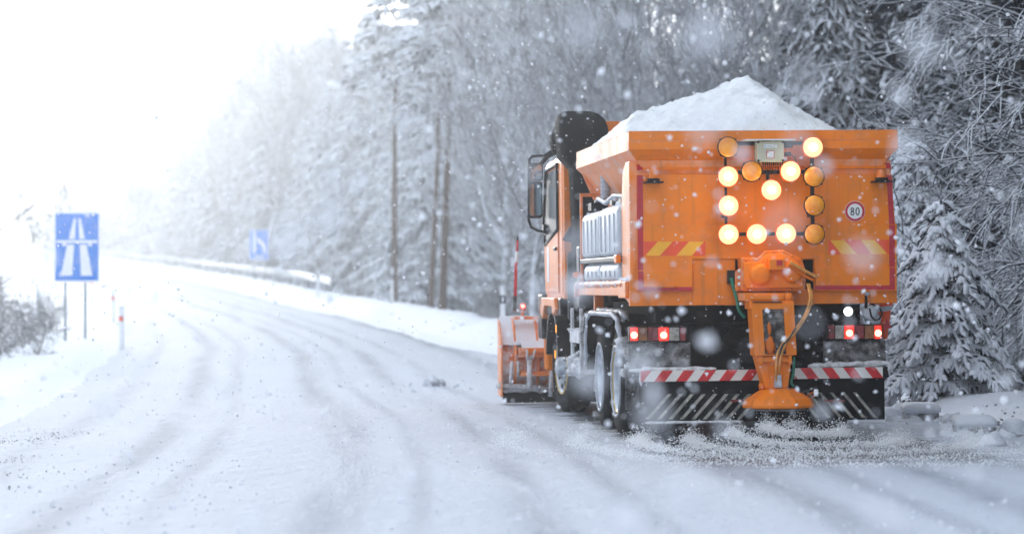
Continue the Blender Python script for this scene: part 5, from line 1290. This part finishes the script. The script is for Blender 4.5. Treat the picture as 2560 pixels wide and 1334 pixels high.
def rail(fn, d0, d1, off, label, step=4.0):
    ds = np.arange(d0, d1, step); pts = [(float(fn(q)) + off, float(q)) for q in ds]
    s = empty('guardrail', (pts[0][0], pts[0][1], 0), 0, label, 'guardrail'); ox, oy = pts[0]
    z = lambda x, y: gz(x, y)
    prof = [(0, .52), (.05, .56), (.05, .62), (.0, .66), (.05, .70), (.05, .76), (0, .80), (-.02, .80), (-.02, .52)]
    for a_, mat_ in ((0, 'galvanised'),):
        e = MB(); rg = []
        for i, (x, y) in enumerate(pts):
            j = min(i + 1, len(pts) - 1); i0 = max(0, i - 1); t = Vector((pts[j][0] - pts[i0][0], pts[j][1] - pts[i0][1], 0)).normalized(); nrm = Vector((t.y, -t.x, 0)) * (-1 if off > 0 else 1)
            zz = z(x, y); rg.append([(x - ox + nrm.x * a, y - oy + nrm.y * a, zz + b_) for a, b_ in prof])
        e.rings(rg, 0, False); rl = e.build('rail_beam', [M['galvanised']], s)
        e = MB(); e.tube([(x - ox, y - oy, z(x, y) + .83) for x, y in pts], .028, 6); e.build('snow_layer', [M['snow_lump']], rl)
    for (x, y) in pts[::1]:
        e = MB(); zz = z(x, y); e.box(x - ox - .04, x - ox + .04, y - oy + .03, y - oy + .12, zz - .3, zz + .72); e.build('rail_post', [M['galvanised']], s)
rail(redge, 118, 262, 1.9, 'snow-topped steel guardrail curving away along the far right verge')
rail(ledge, 88, 132, -2.4, 'short steel guardrail on posts behind the motorway sign')

# concrete blocks with snow caps on the right verge
for (px, py, wpx, hpx, lb) in ((2305, 1058, 84, 50, 'square concrete block capped with snow at the foot of the bowed spruce'), (2440, 1096, 96, 56, 'nearer concrete block with flat snow cap at the right verge')):
    d = CAMH * FPX / (py - 718); x = (px - 1280) * d / FPX; k = d / FPX; g0 = gz(x, d); 
    s = empty('concrete_block', (x, d, g0 - .07), math.radians(-4), lb, 'concrete block'); w_ = wpx * k; hh = hpx * k - (g0 - 0) * 0
    e = MB(); e.box(-w_ / 2, w_ / 2, -.02, .6, -.3, hh - .04); e.build('block_body', [M['concrete_snow']], s, .015)
    e = MB(); e.rings([rr4(0, .29, w_ / 2 + .02, .33, hh - .045, .05), rr4(0, .29, w_ / 2 + .025, .335, hh + .0, .07), rr4(0, .29, w_ / 2 - .02, .29, hh + .045, .08)], 0, True); e.build('snow_cap', [M['snow_lump']], s)
    e = MB(); rn = random.Random(px)
    for j in range(9): e.blob((-w_ / 2 - .1 + (w_ + .2) * j / 8 + rn.uniform(-.04, .04), -.08 + rn.uniform(-.05, .04), .03), (rn.uniform(.08, .15), rn.uniform(.07, .12), rn.uniform(.05, .11)), j, 0, .3, 10, 7)
    e.build('snow_drift', [M['snow_lump']], s)
for i, (px, py, r_, lb) in enumerate(((2535, 1092, .13, 'rounded snow mound at the right edge of the frame'), (2385, 1060, .10, 'small snow mound between the two concrete blocks'), (2240, 1042, .12, 'snow mound beside the truck, left of the concrete blocks'), (2480, 1120, .09, 'snow mound in front of the nearer concrete block'))):
    d = CAMH * FPX / (py - 718); x = (px - 1280) * d / FPX; e = MB(); e.blob((0, 0, 0), (r_ * 1.5, r_ * 1.4, r_), i, 0, .25, 14, 9); o = e.build('snow_mound', [M['snow_lump']]); o.location = (x, d, gz(x, d)); tag(o, lb, 'snow mound')
# lump thrown on the road
d = CAMH * FPX / (964 - 718); e = MB(); rnd = random.Random(2)
for k in range(9): e.blob((rnd.uniform(-.10, .12), rnd.uniform(-.1, .1), rnd.uniform(.0, .06)), rnd.uniform(.05, .10), k, 0, .6, 9, 7)
o = e.build('snow_chunk', [M['snow_lump']]); x = (1083 - 1280) * d / FPX; o.location = (x, d, road_z(x, d)); tag(o, 'dirty broken chunk of snow lying on the open lane left of the plough', 'snow chunk')

# ------------------------------------------------------------------ loose stuff: crumbs, salt fan, falling snow
def scatter(name, pts, rad, mat, label, cat, seed=0, squash=(1, 1, 1)):
    rs = np.random.RandomState(seed); N = len(pts); pts = np.asarray(pts, float); rad = np.asarray(rad, float)
    base = np.array([(1, 0, 0), (-1, 0, 0), (0, 1, 0), (0, -1, 0), (0, 0, 1), (0, 0, -1)], float)
    F0 = np.array([(0, 2, 4), (2, 1, 4), (1, 3, 4), (3, 0, 4), (2, 0, 5), (1, 2, 5), (3, 1, 5), (0, 3, 5)])
    q = rs.normal(size=(N, 3, 3)); q, _ = np.linalg.qr(q); sc = rs.uniform(.45, 1.3, (N, 6, 1)) 
    V = (base[None] * sc) @ q * rad[:, None, None] * np.array(squash) + pts[:, None, :]
    F = F0[None] + (np.arange(N) * 6)[:, None, None]
    o = bpy.data.objects.new(name, fast_mesh(name, V.reshape(-1, 3), F.reshape(-1, 3), M[mat], smooth=False)); C.objects.link(o)
    return tag(o, label, cat, kind='stuff')
rs = np.random.RandomState(5)
def crumbs(n, fn, rmin, rmax, name, mat, label, seed):
    pts = []; rad = []
    while len(pts) < n:
        x, y, ok = fn()
        if ok: r_ = rmin + (rmax - rmin) * rs.rand() ** 3; pts.append((x, y, gz(x, y) + r_ * .3)); rad.append(r_)
    return scatter(name, pts, rad, mat, label, 'snow crumbs', seed)
def f_road():
    y = 17 + 50 * rs.rand() ** 1.6; l, r = float(ledge(y)), float(redge(y)); c = rs.choice([l + 2.4, l + 4.2, l + 6.0, r - 1.6, r - 3.2]); x = c + rs.normal() * .55
    return x, y, (l < x < r) and noise.noise(Vector((x * .5, y * .25, 3))) > -.1
crumbs(5200, f_road, .003, .018, 'road_snow_crumbs', 'snow_lump', 'loose crumbs of snow scattered along the wheel tracks', 1)
simple('slush_brown', (.34, .33, .34), .9, var=.4, vs=30)
def f_left():
    y = 16 + 17 * rs.rand(); x = float(ledge(y)) + rs.normal() * .55 + .1; return x, y, noise.noise(Vector((x * 1.3, y * .6, 9))) > .02
crumbs(5200, f_left, .003, .013, 'verge_grit', 'slush_brown', 'grey-brown grit and slush crumbs on the near left verge', 2)
def f_right():
    y = 27 + 12 * rs.rand(); x = float(redge(y)) + rs.normal() * .35 - .2; return x, y, noise.noise(Vector((x * 1.3, y * .8, 19))) > -.1
crumbs(700, f_right, .006, .035, 'verge_slush', 'slush_brown', 'dirty slush crumbs along the right verge by the concrete blocks', 3)
def f_lump():
    x = -.99 + rs.normal() * .5 - .3; y = 43.6 + rs.normal() * 1.2; return x, y, True
crumbs(140, f_lump, .008, .04, 'chunk_crumbs', 'snow_lump', 'snow crumbs strewn around the broken snow chunk', 4)
# salt fan thrown behind the spinner
pts = []; rad = []
sp_w = TM @ Vector((SPX, SPY, SPZ)); gz0 = road_z(sp_w.x, sp_w.y)
for _ in range(190000):
    th = math.radians(rs.uniform(-25, 200)); rr = .22 + 4.2 * rs.rand() ** .8         # angle 0 = right, 90 = behind
    ph = (rr / .78 - (math.pi - th) * .30) % 1.0                                       # spiral bands
    g_ = math.exp(-((ph - .5) / .12) ** 2)
    if rs.rand() > (.012 + .988 * g_) * (1 if rr < 3.0 else .45): continue
    sx = (.64 if math.cos(th) > 0 else .45) * (.65 + .16 * rr)
    x = math.cos(th) * rr * sx; y = -math.sin(th) * rr * 1.0 - .1
    x += rs.normal() * .035; y += rs.normal() * .04
    zc = .17 * max(0, 1 - rr / 1.9) + abs(rs.normal()) * .016 + .05 * g_ * rs.rand() + .12 * rs.rand() ** 14
    pts.append((sp_w.x + x, sp_w.y + y, gz0 + .010 + zc)); rad.append(rs.uniform(.0035, .008))
    if len(pts) > 90000: break
simple('salt_grain', (.94, .945, .95), .6, var=.04)
scatter('salt_spray', pts, rad, 'salt_grain', 'fan of white road salt grains flung in curved bands behind the spreader', 'road salt', 6)
# falling snow through the whole view
pts = []; rad = []
for _ in range(26000):
    dd = (rs.rand() ** (1 / 2.2)) * 80 + 5; x = rs.uniform(-.215, .215) * dd; z = CAMH + rs.uniform(-.09, .118) * dd
    if z < gz(x, dd): continue
    v = Vector((x, dd, z)); q = TI @ v
    if -1.35 < q.x < 1.35 and -.6 < q.y < 8.8 and 0 < q.z < 3.5: continue
    pts.append((x, dd, z)); rad.append(rs.uniform(.003, .0085) * (1 if dd > 9 else .8))
for _ in range(2600):
    dd = 14 + 30 * rs.rand(); x = rs.uniform(-.19, .19) * dd; z = CAMH + rs.uniform(-.085, .105) * dd
    q = TI @ Vector((x, dd, z))
    if z > .03 and not (-1.4 < q.x < 1.4 and -.5 < q.y < 8.8 and 0 < q.z < 3.6): pts.append((x, dd, z)); rad.append(rs.uniform(.006, .014) + .016 * rs.rand() ** 4)
for _ in range(260):
    dd = rs.uniform(9, 17); x = rs.uniform(-.19, .19) * dd; z = CAMH + rs.uniform(-.085, .105) * dd; pts.append((x, dd, z)); rad.append(rs.uniform(.008, .018))
for _ in range(80):
    dd = rs.uniform(3.4, 8.0); x = rs.uniform(-.18, .18) * dd; z = CAMH + rs.uniform(-.085, .10) * dd; pts.append((x, dd, z)); rad.append(rs.uniform(.011, .030))
scatter('falling_snow', pts, rad, 'snow_flake', 'white snowflakes falling through the air all across the view', 'falling snow', 7)

# ------------------------------------------------------------------ haze
hm = bpy.data.materials.new('haze'); hm.use_nodes = True; ht = hm.node_tree; ht.nodes.clear()
ho_ = ht.nodes.new('ShaderNodeOutputMaterial'); pv = ht.nodes.new('ShaderNodeVolumePrincipled')
pv.inputs['Density'].default_value = HAZE; pv.inputs['Color'].default_value = (.90, .95, 1, 1); pv.inputs['Anisotropy'].default_value = .88
ht.links.new(pv.outputs[0], ho_.inputs['Volume'])
e = MB(); e.box(-1000, 1000, -90, 900, -12, 48); hz = e.build('haze', [hm]); tag(hz, kind='stuff')
